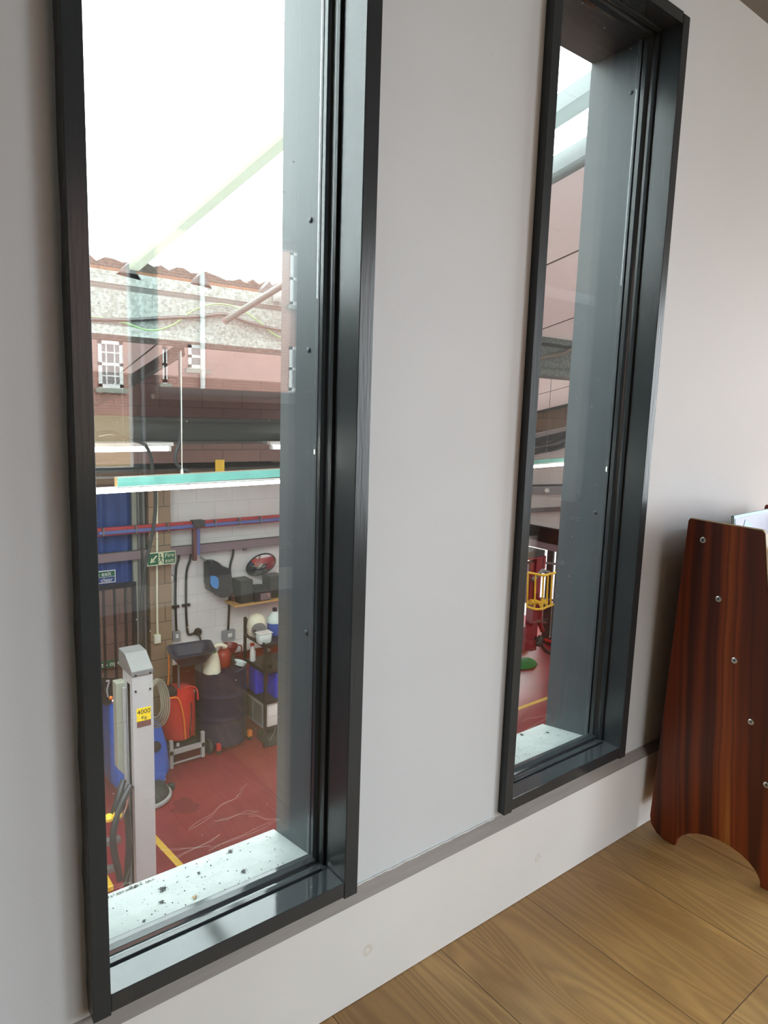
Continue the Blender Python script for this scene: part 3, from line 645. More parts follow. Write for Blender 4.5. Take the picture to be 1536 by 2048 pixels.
# walls: far wall, end wall, left wall
XP0, XP1 = ony(290, 1180, FARY).x, ony(329, 1180, FARY).x       # the bare block pier
zred = ony(400, 1302, FARY).z; zbrown = ony(400, 962, FARY).z
b = B(); bx(b, XP1, FARX, FARY, FARY+.2, zred, zbrown); bx(b, FARX-.2, FARX, FARY+.2, FAR2, zred, zbrown); bx(b, FARX-.2, XE+.2, FAR2, FAR2+.2, zred, zbrown); struct(obj('workshop_wall_far', b, M['pinkblock']), 'pale painted blockwork above the red dado')
b = B(); bx(b, XP1, FARX, FARY-.001, FARY+.2, ZF, zred); bx(b, FARX-.2, XE+.2, FAR2-.001, FAR2+.2, ZF, zred); struct(obj('workshop_wall_dado', b, M['redblock']), 'red painted lower blockwork')
b = B(); bx(b, -4, FARX, FARY-.002, FARY+.2, zbrown, roofz(FARY)+.1); bx(b, FARX-.2, XE+.2, FAR2-.002, FAR2+.2, zbrown, roofz(FAR2)+.1); bx(b, FARX-.2, FARX+.001, FARY+.2, FAR2, zbrown, roofz(FARY)+.05); struct(obj('workshop_wall_top', b, M['brownblock_x']))
b = B(); bx(b, XP0, XP1+.02, FARY-.16, FARY+.18, ZF, zbrown); struct(obj('pillar_1', b, M['brownblock_x']), 'bare brown block pier beside the doorway')
b = B(); bx(b, -4, XP0, FARY+.02, FARY+.2, ZF, zbrown); struct(obj('workshop_wall_left_bay', b, M['darkwall']))
# end wall: pale below, bare blocks under the raked roof, a big door opening low down
dz = onx(1068, 1052, XE).z
b = B(); prism(b, [(XE, TH, dz), (XE, FAR2, dz), (XE, FAR2, onx(1076, 866, XE).z-.2126*(FAR2-6.47)), (XE, 5.7, onx(1144, 850, XE).z+.02), (XE, TH, onx(1144, 850, XE).z+.02+(5.7-TH)*.2126)], (.2, 0, 0)); struct(obj('workshop_wall_end', b, M['pinkblock_y']))
b = B(); prism(b, [(XE-.003, FAR2, onx(1076, 866, XE).z-.2126*(FAR2-6.47)), (XE-.003, 5.7, onx(1144, 850, XE).z+.02), (XE-.003, TH, onx(1144, 850, XE).z+.02+(5.7-TH)*.2126), (XE-.003, TH, roofz(TH)), (XE-.003, FAR2, roofz(FAR2))], (.2, 0, 0)); struct(obj('workshop_wall_gable', b, M['brownblock']), 'bare brown block gable under the pink roof panels')
b = B(); bx(b, -4.2, -4, TH, FARY+.3, ZF, roofz(TH)+.2); struct(obj('workshop_wall_side', b, M['darkwall']))
# roof: part-translucent pink panels right of the skylight and beyond the cross beam
XS = 2.82; XSL = -1.7
b = B()
def roofslab(b, x0, x1, y0, y1, th=.05): prism(b, [(x0, y0, roofz(y0)), (x0, y1, roofz(y1)), (x0, y1, roofz(y1)+th), (x0, y0, roofz(y0)+th)], (x1-x0, 0, 0))
roofslab(b, XS, XE+.1, TH-.05, FAR2+.2); roofslab(b, -4, XS, GY+.35, FARY+.2); roofslab(b, -4, XSL, TH-.05, GY+.35)
roof = struct(obj('ceiling_workshop', b, M['pinkpanel']), 'sloping pink insulated roof panels')
b = B()
for px, py in ((1101, 526), (1093, 655), (1084, 787)):
    x = onroof(px, py).x; prism(b, [(x-.008, TH, roofz(TH)-.003), (x-.008, FAR2, roofz(FAR2)-.003), (x-.008, FAR2, roofz(FAR2)), (x-.008, TH, roofz(TH))], (.016, 0, 0))
for x in (.9, 2.05, 2.26): prism(b, [(x-.006, GY+.4, roofz(GY+.4)-.003), (x-.006, FARY, roofz(FARY)-.003), (x-.006, FARY, roofz(FARY)), (x-.006, GY+.4, roofz(GY+.4))], (.012, 0, 0))
obj('panel_joints', b, M['joint'], roof)
bpy.context.view_layer.update()
portal('portal_skylight', ((XS+XSL)/2, 1.95, roofz(1.95)+.1), (-math.atan(GS), 0, 0), XS-XSL, 3.5)
# skylight bars
def roofbar(name, label, pa, pb, wd, ht, m, drop=0):
    x = (onroof(*pa).x + onroof(*pb).x)/2; b = B(); bar(b, (x, TH, roofz(TH)-drop), (x, GY, roofz(GY)-drop), wd, ht)
    return tag(obj(name, b, M[m]), label, 'roof bar', 'glazing bars of the skylight')
roofbar('skylight_bar', 'upper pale glazing bar in the far window', (1122, 212), (1199, 172), .10, .07, 'glazebar')
roofbar('skylight_bar', 'pale steel bar edging the pink panels in the far window', (1113, 337), (1190, 292), .09, .08, 'glazebar')
p0, p1 = onroof(270, 530), onroof(560, 281); d = (p1-p0).normalized()
b = B(); bar(b, p0-d*.02, p1+d*1.0, .055, .05); tag(obj('skylight_rafter', b, M['grp']), 'cream rafter slanting across the white sky in the near window', 'rafter')

# galvanised cross beam with upstand, timber, rotten felt and sheet ends
gt = thing('gutter_beam', 'wide galvanised valley gutter running across both windows', 'gutter', (2, GY, 1.7))
b = B(); zl, zu = 1.715, 1.985
prism(b, [(-4, GY, zl+.055), (-4, GY-.03, zl+.055), (-4, GY-.035, zl), (-4, GY-.001, zl-.02), (-4, GY+.30, zl-.01), (-4, GY+.30, zu), (-4, GY, zu)], (XE+3.95, 0, 0)); obj('gutter_box', b, M['galv'], gt)
b = B(); bx(b, -4, XE-.1, GY+.02, GY+.28, zu+.001, zu+.035); obj('dark_gap', b, M['darkbeam'], gt, label='dark shadow strip over the gutter')  # solid dark strip drawn in for the shadow above the gutter box
b = B(); bar(b, (-4, GY+.03, zu+.075), (XE-.1, GY+.03, zu+.075), .02, .075); obj('upstand', b, M['galv'], gt)
b = B(); bx(b, -4, XS, GY+.05, GY+.12, zu+.10, zu+.135); obj('timber_fillet', b, M['rust'], gt, label='rusty orange timber strip')
b = B(); rnd = random.Random(2); x = -1.0; pts = []
while x < XS: pts.append((x, GY+.10, zu+.165+.05*rnd.random())); x += .05
prism(b, [(-1.0, GY+.10, zu+.12)] + pts + [(XS, GY+.10, zu+.12)], (0, .12, 0)); obj('rotten_felt', b, M['debris'], gt, label='ragged dark mossy edge')
for px, py in ((260, 524), (405, 544), (540, 562)):
    p = ony(px, py, GY+.02); b = B(); hw = .085
    prism(b, [(p.x-hw, GY+.02, p.z-.085), (p.x, GY+.02, p.z), (p.x+hw*.8, GY+.02, p.z-.10)], (0, .10, 0)); obj('flashing_end', b, M['slate'] if px == 260 else M['slate'], gt)
b = B(); rnd = random.Random(9)
def gz(px, py): return ony(px, py, GY-.028)
tube(b, [gz(150, 637), gz(200, 639), gz(260, 640), gz(330, 636), gz(400, 633), gz(450, 629), gz(500, 646), gz(560, 660), gz(640, 672)], .013, 8)
tag(obj('power_cable', b, M['conduit']), 'thick black cable lying along the galvanised gutter', 'cable')
b = B(); tube(b, [gz(150, 630), gz(205, 636), gz(250, 646), gz(300, 661), gz(345, 650), gz(385, 622), gz(430, 608), gz(475, 616), gz(520, 645), gz(562, 676), gz(640, 690)], .0055, 6)
tag(obj('earth_wire', b, M['greenyellow']), 'wavy green and yellow wire over the galvanised gutter', 'wire')
b = B(); tube(b, [gz(1060, 722), gz(1090, 714), gz(1125, 708), gz(1140, 700), gz(1165, 697)], .02, 8); tag(obj('power_cable', b, M['hose_beige']), 'cream cable across the gutter in the far window', 'cable')
# loose tube pointing at the gutter
p0, p1 = ony(452, 641, GY-.12), ony(572, 566, GY-.75); d = (p1-p0).normalized()
t = thing('roof_pipe', 'grey plastic pipe ending over the gutter', 'pipe', p0); b = B(); cyl(b, p0, p1+d*1.2, .020, seg=20); obj('pipe', b, M['pipegrey'], t, smooth=True)
b = B(); cyl(b, p0-d*.003, p0+d*.012, .0215, .0215, 20); obj('pipe_end', b, M['copperish'], t, label='brown open end', smooth=True)
# sloping dark brace under the roof, left
p0, p1 = ony(196, 803, 5.6), ony(362, 700, GY+.3); b = B(); bar(b, p0, p1, .05, .075); tag(obj('roof_brace', b, M['darkbeam']), 'dark sloping brace rising to the underside of the gutter', 'brace')

# far cross beam, ceiling bulkhead and cable ledge
b = B(); z0, z1 = ony(400, 884, 4.9).z, ony(400, 836, 4.9).z; bx(b, -4, 3.6, 4.9, 5.0, z0, z1); bx(b, -4, 3.6, 4.82, 5.08, z1-.03, z1+.0); bx(b, -4, 3.6, 4.82, 5.08, z0-.012, z0+.012)
tag(obj('roof_girder', b, M['darkbeam']), 'dark mottled steel girder crossing behind the near window', 'girder')
b = B(); z0, z1 = ony(400, 940, FARY-.5).z, ony(400, 922, FARY-.5).z
bx(b, -4, 4.6, FARY-.5, FARY-.02, z0, z0+.02); lg = tag(obj('cable_ledge', b, M['darkbeam']), 'dark cable ledge on top of the far wall', 'ledge')
b = B(); rnd = random.Random(4)
for k in range(7):
    pts = [Vector((x*.6-1, FARY-.45+.05*k, z0+.035+.03*rnd.random()+.01*k)) for x in range(9)]; tube(b, pts, .014, 6, 4)
obj('cable_bundle', b, M['conduit'], lg)
b = B(); bx(b, -4, 4.6, 5.6, 5.66, ony(400, 925, 5.6).z, roofz(5.6)); struct(obj('trim_bulkhead', b, M['darkwall']))
p = ony(440, 931, 5.588); b = B(); bx(b, p.x-.05, p.x+.05, 5.588, 5.5995, p.z-.09, p.z+.06); t = tag(obj('warning_plate', b, M['yellowpaint']), 'small yellow plate under the dark girder', 'plate')

# ---- fluorescent lights
def lightfit(label, pa, pb, y, group='fluorescent tubes over the workshop', r=.016, bodyh=.03, wire=True):
    a, c = ony(*pa, y), ony(*pb, y); zt_ = (a.z+c.z)/2; t = thing('fluorescent_light', label, 'light', ((a.x+c.x)/2, y, zt_), group)
    b = B(); cyl(b, (a.x, y, a.z), (c.x, y, c.z), r, seg=12); obj('lamp_tube', b, M['tube'], t, smooth=True)
    b = B(); prism(b, [(a.x-.03, y-.03, a.z+r+.004), (c.x+.03, y-.03, c.z+r+.004), (c.x+.03, y-.03, c.z+r+.004+bodyh), (a.x-.03, y-.03, a.z+r+.004+bodyh)], (0, .06, 0)); obj('light_body', b, M['white'], t)
    for e in (a, c):
        b = B(); bx(b, e.x-.012, e.x+.012, y-.022, y+.022, e.z-.022, e.z+.02); obj('end_cap', b, M['white'], t)
    if not wire: return t
    b = B(); cyl(b, ((a.x+c.x)/2, y, zt_+.05), ((a.x+c.x)/2, y, roofz(y)-.005), .003, seg=6); obj('suspension_wire', b, M['steel'], t)
    return t
lightfit('fluorescent light under the timber batten in the near window', (170, 985), (620, 960), GY-.02, wire=False, r=.013, bodyh=.006)
lightfit('far fluorescent light at the left of the near window', (150, 900), (338, 897), 4.75, r=.02)
lightfit('far fluorescent light just showing at the right edge of the near window', (543, 894), (640, 893), 4.75, r=.02)
lightfit('fluorescent light seen through the far window', (1040, 935), (1139, 928), 4.4)
def batten(label, pa, pb, y, hh=.022):
    a, c = ony(*pa, y), ony(*pb, y); t = thing('timber_batten', label, 'batten', a, 'painted battens holding the lights'); b = B()
    prism(b, [(a.x, y-.03, a.z-hh), (c.x, y-.03, c.z-hh), (c.x, y-.03, c.z+hh), (a.x, y-.03, a.z+hh)], (0, .06, 0)); obj('batten', b, M['teal'], t, bevel=.002)
    b = B(); bx(b, a.x-.001, a.x+.002, y-.029, y+.029, a.z-hh+.001, a.z+hh-.001); obj('sawn_end', b, M['rawwood'], t, label='bare orange sawn end')
    b = B(); prism(b, [(a.x, y-.029, a.z+hh+.0002), (c.x, y-.029, c.z+hh+.0002), (c.x, y+.029, c.z+hh+.0002), (a.x, y+.029, a.z+hh+.0002)], (0, 0, .0015)); obj('bare_top', b, M['hose_beige'], t)
    b = B(); cyl(b, (c.x-.05, y, c.z+hh), (c.x-.05, y, min(roofz(y)-.004, 1.70 if y < 3.3 and y > 3.15 else 9)), .003, seg=6); obj('suspension_wire', b, M['steel'], t)
    return t
batten('green-painted timber batten hung over the light in the near window', (232, 964), (660, 940), GY-.10, hh=.028)
batten('green-painted timber batten over the light in the far window', (1040, 925), (1137, 918), 4.3)
a = ony(362, 702, GY-.10); c = ony(364, 948, GY-.10); b = B(); tube(b, [a, (a+c)/2, c], .0028, 6); t = tag(obj('hanging_string', b, M['cream']), 'thin pale string holding the timber batten', 'string')
b = B(); cyl(b, c-Vector((0, 0, .004)), c+Vector((0, 0, .03)), .009, .007, 10); obj('string_knot', b, M['cream'], t)
def hang(label, pts, y, r, m='conduit', name='hanging_cable', cat='cable'):
    b = B(); tube(b, [ony(px, py, yy if yy else y) for px, py, yy in [(q + (None,))[:3] for q in pts]], r, 8); return tag(obj(name, b, M[m]), label, cat)
hang('black cable looping down behind the hanging string', [(359, 706), (361, 760), (363, 830), (360, 880), (352, 905), (352, 925), (364, 938), (378, 945), (382, 958)], GY-.05, .012)
hang('grey-green cable hanging down the doorway past the fire exit sign', [(262, 878), (290, 890), (303, 920), (306, 960), (311, 990), (309, 1040), (300, 1090), (291, 1130), (284, 1200), (281, 1290)], 4.6, .016, 'rubber')
hang('thin black cable crossing below the girder', [(196, 868), (225, 865), (262, 878)], 4.5, .02)

# ================================================================ WORKSHOP: things on the far wall
FY = FARY
def W(px, py, d=0): return ony(px, py, FY-d)
def wallbox(name, label, cat, px0, px1, py0, py1, th, m, group=None, bevel=.004):
    a, c = W(px0, (py0+py1)/2, th), W(px1, (py0+py1)/2, th); t0, b0 = W((px0+px1)/2, py0, th), W((px0+px1)/2, py1, th)
    b = B(); bx(b, a.x, c.x, FY-th, FY-.0012, b0.z, t0.z); o = obj(name, b, M[m], bevel=bevel)
    if label: tag(o, label, cat, group)
    return o
# pipes and trunking
def run(name, label, cat, pa, pb, h, th, m, y=FY, group=None):
    a, c = ony(*pa, y-th), ony(*pb, y-th); b = B()
    prism(b, [(a.x, y-.002, a.z-h/2), (c.x, y-.002, c.z-h/2), (c.x, y-.002, c.z+h/2), (a.x, y-.002, a.z+h/2)], (0, -th, 0)); o = obj(name, b, M[m], bevel=.003)
    if label: tag(o, label, cat, group)
    return o
a, c = ony(196, 1076, FY-.22), ony(720, 1014, FY-.22)
t = thing('pipe_run', 'pair of red and blue pipes running level across the far wall', 'pipe', ((a.x+c.x)/2, FY-.22, a.z))
zc = (a.z+c.z)/2
b = B(); bx(b, a.x, FARX-.02, FY-.21, FY-.165, zc-.005, zc+.035); obj('red_pipe', b, M['pipered'], t, bevel=.006)
b = B(); bx(b, a.x, FARX-.02, FY-.245, FY-.212, zc-.034, zc+.004); obj('blue_pipe', b, M['pipeblue'], t, bevel=.008)
b = B(); bx(b, a.x, FARX-.02, FY-.21, FY-.19, zc-.050, zc-.036); obj('red_edge', b, M['pipered'], t)
for px in (207, 273, 336, 396, 432, 480, 522):
    p = ony(px, 1050, FY-.25); b = B(); bx(b, p.x-.008, p.x+.008, FY-.252, FY-.165, zc-.045, zc+.038); obj('pipe_clip', b, M['steel'], t)
p = ony(396, 1060, FY-.2); q = ony(396, 1121, FY-.2)
b = B(); bx(b, p.x-.05, p.x-.012, FY-.20, FY-.14, q.z, zc-.01); obj('red_drop', b, M['copperish'], t)
b = B(); bx(b, p.x-.011, p.x+.028, FY-.19, FY-.15, q.z+.06, zc-.01); obj('blue_drop', b, M['pipeblue'], t)
b = B(); bx(b, p.x-.075, p.x+.06, FY-.262, FY-.15, zc-.03, zc+.045); obj('tee_joint', b, M['darkbeam'], t, bevel=.006)
za = (ony(400, 1099, FY-.13).z + ony(540, 1082, FY-.13).z)/2
b = B(); bx(b, XP0-1.3, FARX-.02, FY-.13, FY-.075, za-.048, za+.048); tr_ = tag(obj('cable_trunking', b, M['tray'], bevel=.003), 'mauve-grey cable trunking running level above the tools', 'trunking')
b = B(); bx(b, XP0-1.3, FARX-.02, FY-.135, FY-.125, za+.048, za+.056); obj('trunking_lid', b, M['darkbeam'], tr_)
for px in (492,): p = W(px, 1095, .13); b = B(); bx(b, p.x-.02, p.x+.02, FY-.12, FY-.08, za-.085, za-.048); obj('trunking_spur', b, M['tray'], tr_)
# fire exit sign on the pier
a, c = ony(294.5, 1121, FY-.30), ony(351, 1113, FY-.30); top = ony(322, 1104, FY-.30).z; bot = ony(322, 1130, FY-.30).z
sg = thing('exit_sign', 'green fire exit sign with arrow and running figure on the block pier', 'sign', ((a.x+c.x)/2, FY-.30, bot))
b = B(); bx(b, a.x, c.x, FY-.30, FY-.294, bot, top); obj('sign_plate', b, M['signcream'], sg)
w_, h_ = c.x-a.x, top-bot; yy = FY-.3012
b = B(); bx(b, a.x+w_*.02, c.x-w_*.02, yy, yy+.001, bot+h_*.06, top-h_*.06); obj('green_field', b, M['greendark'], sg)
b = B(); bx(b, a.x+w_*.39, a.x+w_*.57, yy-.001, yy, bot+h_*.08, top-h_*.08); obj('figure_panel', b, M['signcream'], sg)
def sp(u, v): return Vector((a.x+w_*u, yy-.0022, bot+h_*v))
b = B()
for pts in (((.30, .78), (.34, .72), (.19, .34), (.15, .40)), ((.10, .22), (.14, .60), (.17, .60), (.16, .32)), ((.10, .22), (.27, .30), (.27, .37), (.14, .30))): prism(b, [sp(*q) for q in pts], (0, -.0008, 0))
obj('arrow', b, M['signcream'], sg)
b = B(); cyl(b, sp(.455, .78), sp(.455, .78)+Vector((0, -.0008, 0)), h_*.075, seg=10)
for pts in (((.46, .70), (.50, .66), (.50, .42), (.455, .44)), ((.40, .60), (.47, .68), (.48, .62), (.42, .54)), ((.49, .64), (.545, .50), (.53, .46), (.48, .56)), ((.46, .46), (.50, .44), (.54, .16), (.515, .14)), ((.455, .47), (.48, .42), (.44, .30), (.40, .18), (.40, .26), (.43, .36))): prism(b, [sp(*q) for q in pts], (0, -.0008, 0))
obj('running_figure', b, M['greendark'], sg)
text('sign_text', 'Fire', sp(.78, .70), h_*.46, M['signcream'], sg); text('sign_text', 'exit', sp(.78, .30), h_*.46, M['signcream'], sg)
# keep clear sign and door sign in the left bay
LBY = FY+.0
px0, px1 = 120, 231
a, c = ony(110, 1160, FY-.06), ony(231, 1150, FY-.06); top = ony(215, 1141, FY-.06).z; bot = ony(215, 1166, FY-.06).z
sg = thing('door_sign', 'green and blue sign beside the doorway, reading exit and clear at its right end', 'sign', ((a.x+c.x)/2, FY-.06, bot))
b = B(); bx(b, a.x, c.x, FY-.06, FY-.052, bot, top); obj('sign_plate', b, M['signwhite'], sg)
zm = (bot+top)/2; b = B(); bx(b, a.x+.008, c.x-.008, FY-.0615, FY-.0605, zm+.002, top-.008); obj('green_field', b, M['greendark'], sg)
b = B(); bx(b, a.x+.008, c.x-.008, FY-.0615, FY-.0605, bot+.008, zm-.002); obj('blue_field', b, M['tarpblue'], sg)
text('sign_text', 'Fire exit', (c.x-.045, FY-.0625, (zm+top)/2-.002), (top-bot)*.48, M['signwhite'], sg, align='RIGHT')
text('sign_text', 'Keep clear', (c.x-.03, FY-.0625, (zm+bot)/2), (top-bot)*.46, M['signwhite'], sg, align='RIGHT')
a, c = ony(140, 1335, FY-.06), ony(250, 1322, FY-.06); zc2 = ony(235, 1325, FY-.06).z
sg = thing('door_sign', 'narrow green strip sign on the door, reading to open', 'sign', ((a.x+c.x)/2, FY-.06, zc2-.04))
b = B(); bx(b, a.x, c.x, FY-.06, FY-.054, zc2-.04, zc2+.04); obj('sign_plate', b, M['greendark'], sg)
text('sign_text', 'Push bar to open', (c.x-.01, FY-.0615, zc2), .075, M['signwhite'], sg, align='RIGHT')
# blue sheeted doorway, post and barred gate
a, c = ony(120, 1100, FY-.03), ony(264, 1100, FY-.03); zt_, zb_ = ony(240, 985, FY-.03).z, ony(240, 1165, FY-.03).z
b = B(); n = 40; f0 = None
for k in range(n+1):
    x = a.x+(c.x-a.x)*k/n; y = FY-.04-.02*math.sin(k*.9)*(.5+.5*math.sin(k*.37)); v = [b.verts.new((x, y+dy, z)) for z in (zb_, zt_) for dy in (0, .012)]
    if f0:
        for i0, i1 in ((0, 1), (1, 3), (3, 2), (2, 0)): b.faces.new((f0[i0], f0[i1], v[i1], v[i0]))
    f0 = v
tag(obj('blue_sheet', b, M['tarpblue'], smooth=True), 'dark blue plastic sheet hanging in the doorway left of the pier', 'sheet')
t = thing('doorway_post', 'grey steel post and pale frame between the blue sheet and the pier', 'post', ony(280, 1300, FY-.1))
a, c = ony(266, 1100, FY-.08), ony(277, 1100, FY-.08); b = B(); bx(b, a.x, c.x, FY-.08, FY-.03, ZF, zbrown); obj('pale_jamb', b, M['beige'], t)
a, c = ony(277, 1100, FY-.12), ony(291, 1100, FY-.12); b = B(); bx(b, a.x, c.x, FY-.12, FY-.03, ZF, zbrown); obj('steel_post', b, M['steel'], t)
b = B(); bx(b, a.x+.02, a.x+.045, FY-.14, FY-.118, ZF, zbrown); obj('dark_edge', b, M['darkbeam'], t)
gy = FY-.45; gt_ = thing('barred_gate', 'black barred steel gate standing below the doorway sign', 'gate', ony(235, 1400, gy))
zt_, zb_ = ony(240, 1176, gy).z, ZF+.05; xa, xb = ony(150, 1200, gy).x, ony(272, 1200, gy).x
b = B()
for px in (165, 185, 207, 229, 251, 266): x = ony(px, 1200, gy).x; bx(b, x-.011, x+.011, gy-.011, gy+.011, zb_, zt_)
obj('gate_bars', b, M['blackmetal'], gt_)
b = B(); bx(b, xa, xb, gy-.02, gy+.02, zt_, zt_+.045); bx(b, xa, xb, gy-.02, gy+.02, zb_, zb_+.04); bx(b, xb-.03, xb, gy-.02, gy+.02, ZF, zt_); obj('gate_frame', b, M['blackmetal'], gt_)
# conduits, boxes and sockets
def conduit(label, pts, box, boxm, m='conduit', r=.014, y=FY-.02, clip=None, group='conduits dropping from the trunking', pier=False):
    top = ony(*pts[0], y); t = thing('conduit', label, 'conduit', top, group)
    b = B(); tube(b, [ony(px, py, y) for px, py in pts], r, 8, 5); obj('conduit_pipe', b, M[m], t, smooth=True)
    if clip: p = ony(*clip, y); b = B(); bx(b, p.x-.045, p.x+.045, y-.02, y+.015, p.z-.012, p.z+.012); obj('saddle_clip', b, M['black'], t)
    if box:
        x0, x1, y0, y1 = box; a, c = ony(x0, (y0+y1)/2, y-.03), ony(x1, (y0+y1)/2, y-.03); zt, zb = ony((x0+x1)/2, y0, y-.03).z, ony((x0+x1)/2, y1, y-.03).z
        b = B(); bx(b, a.x, c.x, y-.035, y+.018, zb, zt); bo = obj('socket_box', b, M[boxm], t, bevel=.006)
        w = c.x-a.x; h = zt-zb; b = B(); bx(b, a.x+w*.38, a.x+w*.72, y-.041, y-.036, zb+h*.32, zb+h*.72); obj('switch_plate', b, M['white'], bo)
    return t
conduit('left black conduit ending in a grey switch box, third from the pier corner', [(358, 1105), (357, 1120), (352, 1140), (351, 1200), (352, 1240), (353, 1266)], (345, 361, 1263, 1282), 'greybox', clip=(350, 1213))
conduit('black conduit with a kinked foot and a black plug above the basin', [(382, 1103), (380, 1120), (373, 1146), (372, 1200), (373, 1240), (376, 1267), (384, 1268), (394, 1263)], None, None, clip=(372, 1210))
conduit('conduit feeding the double socket under the black reel', [(467, 1095), (466, 1110), (460, 1135), (459, 1180), (458, 1220), (456, 1268)], (446, 470, 1261, 1280), 'greybox')
conduit('cream conduit with a white switch on the block pier', [(314, 985), (314, 1100), (314, 1200), (315, 1270)], (309, 322, 1270, 1287), 'cream', 'cream', .012, FY-.18)
t = tag(obj('wall_plug', (lambda b: (lathe(b, [(.045, 0), (.045, .03), (.03, .05)], W(395, 1263, .02), 14, Matrix.Rotation(PI/2, 4, 'X')), b)[1])(B()), M['black'], smooth=True), 'round black plug on the wall above the basin', 'plug')
b = B(); tube(b, [W(396, 1265, .06), W(400, 1275, .08), W(403, 1290, .12)], .012, 8); obj('plug_cable', b, M['black'], t)
# round dial by the corner of the pier
p = W(337, 1157, .02); t = thing('round_dial', 'small round grey dial on the wall beside the block pier', 'dial', p)
b = B(); lathe(b, [(.06, -.018), (.062, .02), (.055, .03)], p, 20, Matrix.Rotation(PI/2, 4, 'X')); obj('dial_rim', b, M['greybox'], t, smooth=True)
b = B(); lathe(b, [(.046, .03), (.044, .034)], p, 20, Matrix.Rotation(PI/2, 4, 'X')); obj('dial_face', b, M['white'], t, smooth=True)
b = B()
for k in (-1, 0, 1): bx(b, p.x-.022+.008*k, p.x-.018+.02+.008*k, p.y-.036, p.y-.0345, p.z-.012+.014*k, p.z-.006+.014*k)
obj('dial_marks', b, M['black'], t)
# black hose reel case with blue label
t = thing('tool_case', 'lumpy black plastic reel case with a blue label hung on the wall', 'case', W(440, 1190, .1))
outl = [(419, 1130), (423, 1124), (436, 1124), (442, 1128), (446, 1134), (456, 1136), (463, 1140), (464, 1150), (466, 1160), (465, 1178), (463, 1192), (458, 1194), (450, 1196), (440, 1196), (437, 1189), (428, 1187), (422, 1183), (419, 1170)]
b = B(); prism(b, [W(px, py, .20) for px, py in outl], (0, .17, 0)); obj('case_body', b, M['black'], t, bevel=.012)
b = B(); prism(b, [W(px, py, .212) for px, py in ((421, 1152), (430, 1152), (437, 1157), (438, 1172), (434, 1178), (426, 1175), (421, 1167))], (0, .01, 0)); obj('case_label', b, M['label_blue'], t)
b = B(); tube(b, [W(401, 1114, .05), W(406, 1118, .06), (W(412, 1122, .06)), W(414, 1140, .06), W(411, 1165, .06), W(415, 1175, .08), W(423, 1180, .12)], .012, 8); obj('feed_cable', b, M['greybox'], t)
b = B(); bx(b, W(458, 1200).x, W(463, 1200).x, FY-.1, FY-.04, W(460, 1214, .1).z, W(460, 1190, .1).z); obj('case_strut', b, M['copperish'], t)
# convex mirror, tipped toward the floor
p = W(522, 1130, .16); t = thing('convex_mirror', 'oval convex mirror reflecting the red floor, high on the wall above the stereo', 'mirror', p)
nrm = Vector((-.40, -.84, -.36)).normalized(); q = nrm.to_track_quat('Z', 'Y').to_matrix().to_4x4() @ Matrix.Rotation(math.radians(38), 4, 'Z')
b = B(); lathe(b, [(.02, -.05), (.165, -.03), (.178, -.004), (.176, .004), (.168, .004)], p, 36, q, sx=1.12, sy=.78); obj('mirror_rim', b, M['black'], t, smooth=True)
b = B(); R_ = .42; prof = [(r, math.sqrt(R_*R_-r*r)-math.sqrt(R_*R_-.168*.168)+.003) for r in (.168, .15, .13, .10, .06, .03, .001)]; lathe(b, prof, p, 40, q, sx=1.12, sy=.78); obj('mirror_dome', b, M['mirror'], t, smooth=True)
# shelf with stereo
zs = W(520, 1204, .28).z; a, c = ony(470, 1204, FY-.28), ony(640, 1204, FY-.28)
t = thing('wall_shelf', 'brown wall shelf carrying the black stereo and speakers', 'shelf', (a.x+.4, FY-.28, zs))
b = B(); bx(b, a.x, c.x, FY-.28, FY-.002, zs-.02, zs); obj('shelf_board', b, M['rawwood'], t)
for px in (486, 543): x = W(px, 1210, .2).x; b = B(); bx(b, x-.008, x+.008, FY-.22, FY-.003, zs-.036, zs-.021); bx(b, x-.008, x+.008, FY-.02, FY-.003, zs-.11, zs-.02); obj('shelf_bracket', b, M['copperish'], t)
def onshelf(px, d): return ony(px, 1195, FY-d).x
def speaker(label, px0, px1, py0, d):
    x0, x1 = onshelf(px0, d), onshelf(px1, d); zt = ony((px0+px1)/2, py0, FY-d).z; t = thing('speaker', label, 'speaker', ((x0+x1)/2, FY-d, zs), 'speakers on the wall shelf')
    b = B(); bx(b, x0, x1, FY-d, FY-.03, zs+.001, zt); obj('speaker_cabinet', b, M['black'], t, bevel=.004)
    b = B(); bx(b, x0+.01, x1-.01, FY-d-.006, FY-d-.0005, zs+.015, zt-.012); obj('speaker_grille', b, M['rubber'], t)
speaker('left black speaker on the wall shelf', 480, 506, 1161, .24)
speaker('right black speaker at the edge of the near window', 539, 566, 1152, .22)
x0, x1 = onshelf(509, .25), onshelf(537, .25); zt = ony(530, 1180, FY-.25).z
t = thing('stereo', 'black stereo with a mauve front between the two speakers', 'stereo', ((x0+x1)/2, FY-.25, zs))
b = B(); bx(b, x0, x1+.03, FY-.26, FY-.04, zs+.001, zt); obj('stereo_body', b, M['black'], t, bevel=.004)
b = B(); bx(b, (x0+x1)/2-.02, x1+.025, FY-.264, FY-.2605, zs+.015, zt-.035); obj('stereo_front', b, M['tray'], t)
b = B(); p = Vector((x1-.01, FY-.265, (zs+zt)/2)); cyl(b, p, p-Vector((0, .012, 0)), .022, seg=16); obj('volume_knob', b, M['chrome'], t, smooth=True)
b = B(); prism(b, [(x0+.03, FY-.22, zt+.001), (x1-.04, FY-.22, zt+.001), (x1-.01, FY-.14, zt+.03), (x0+.05, FY-.12, zt+.035)], (0, .06, .004)); obj('remote_control', b, M['black'], t)
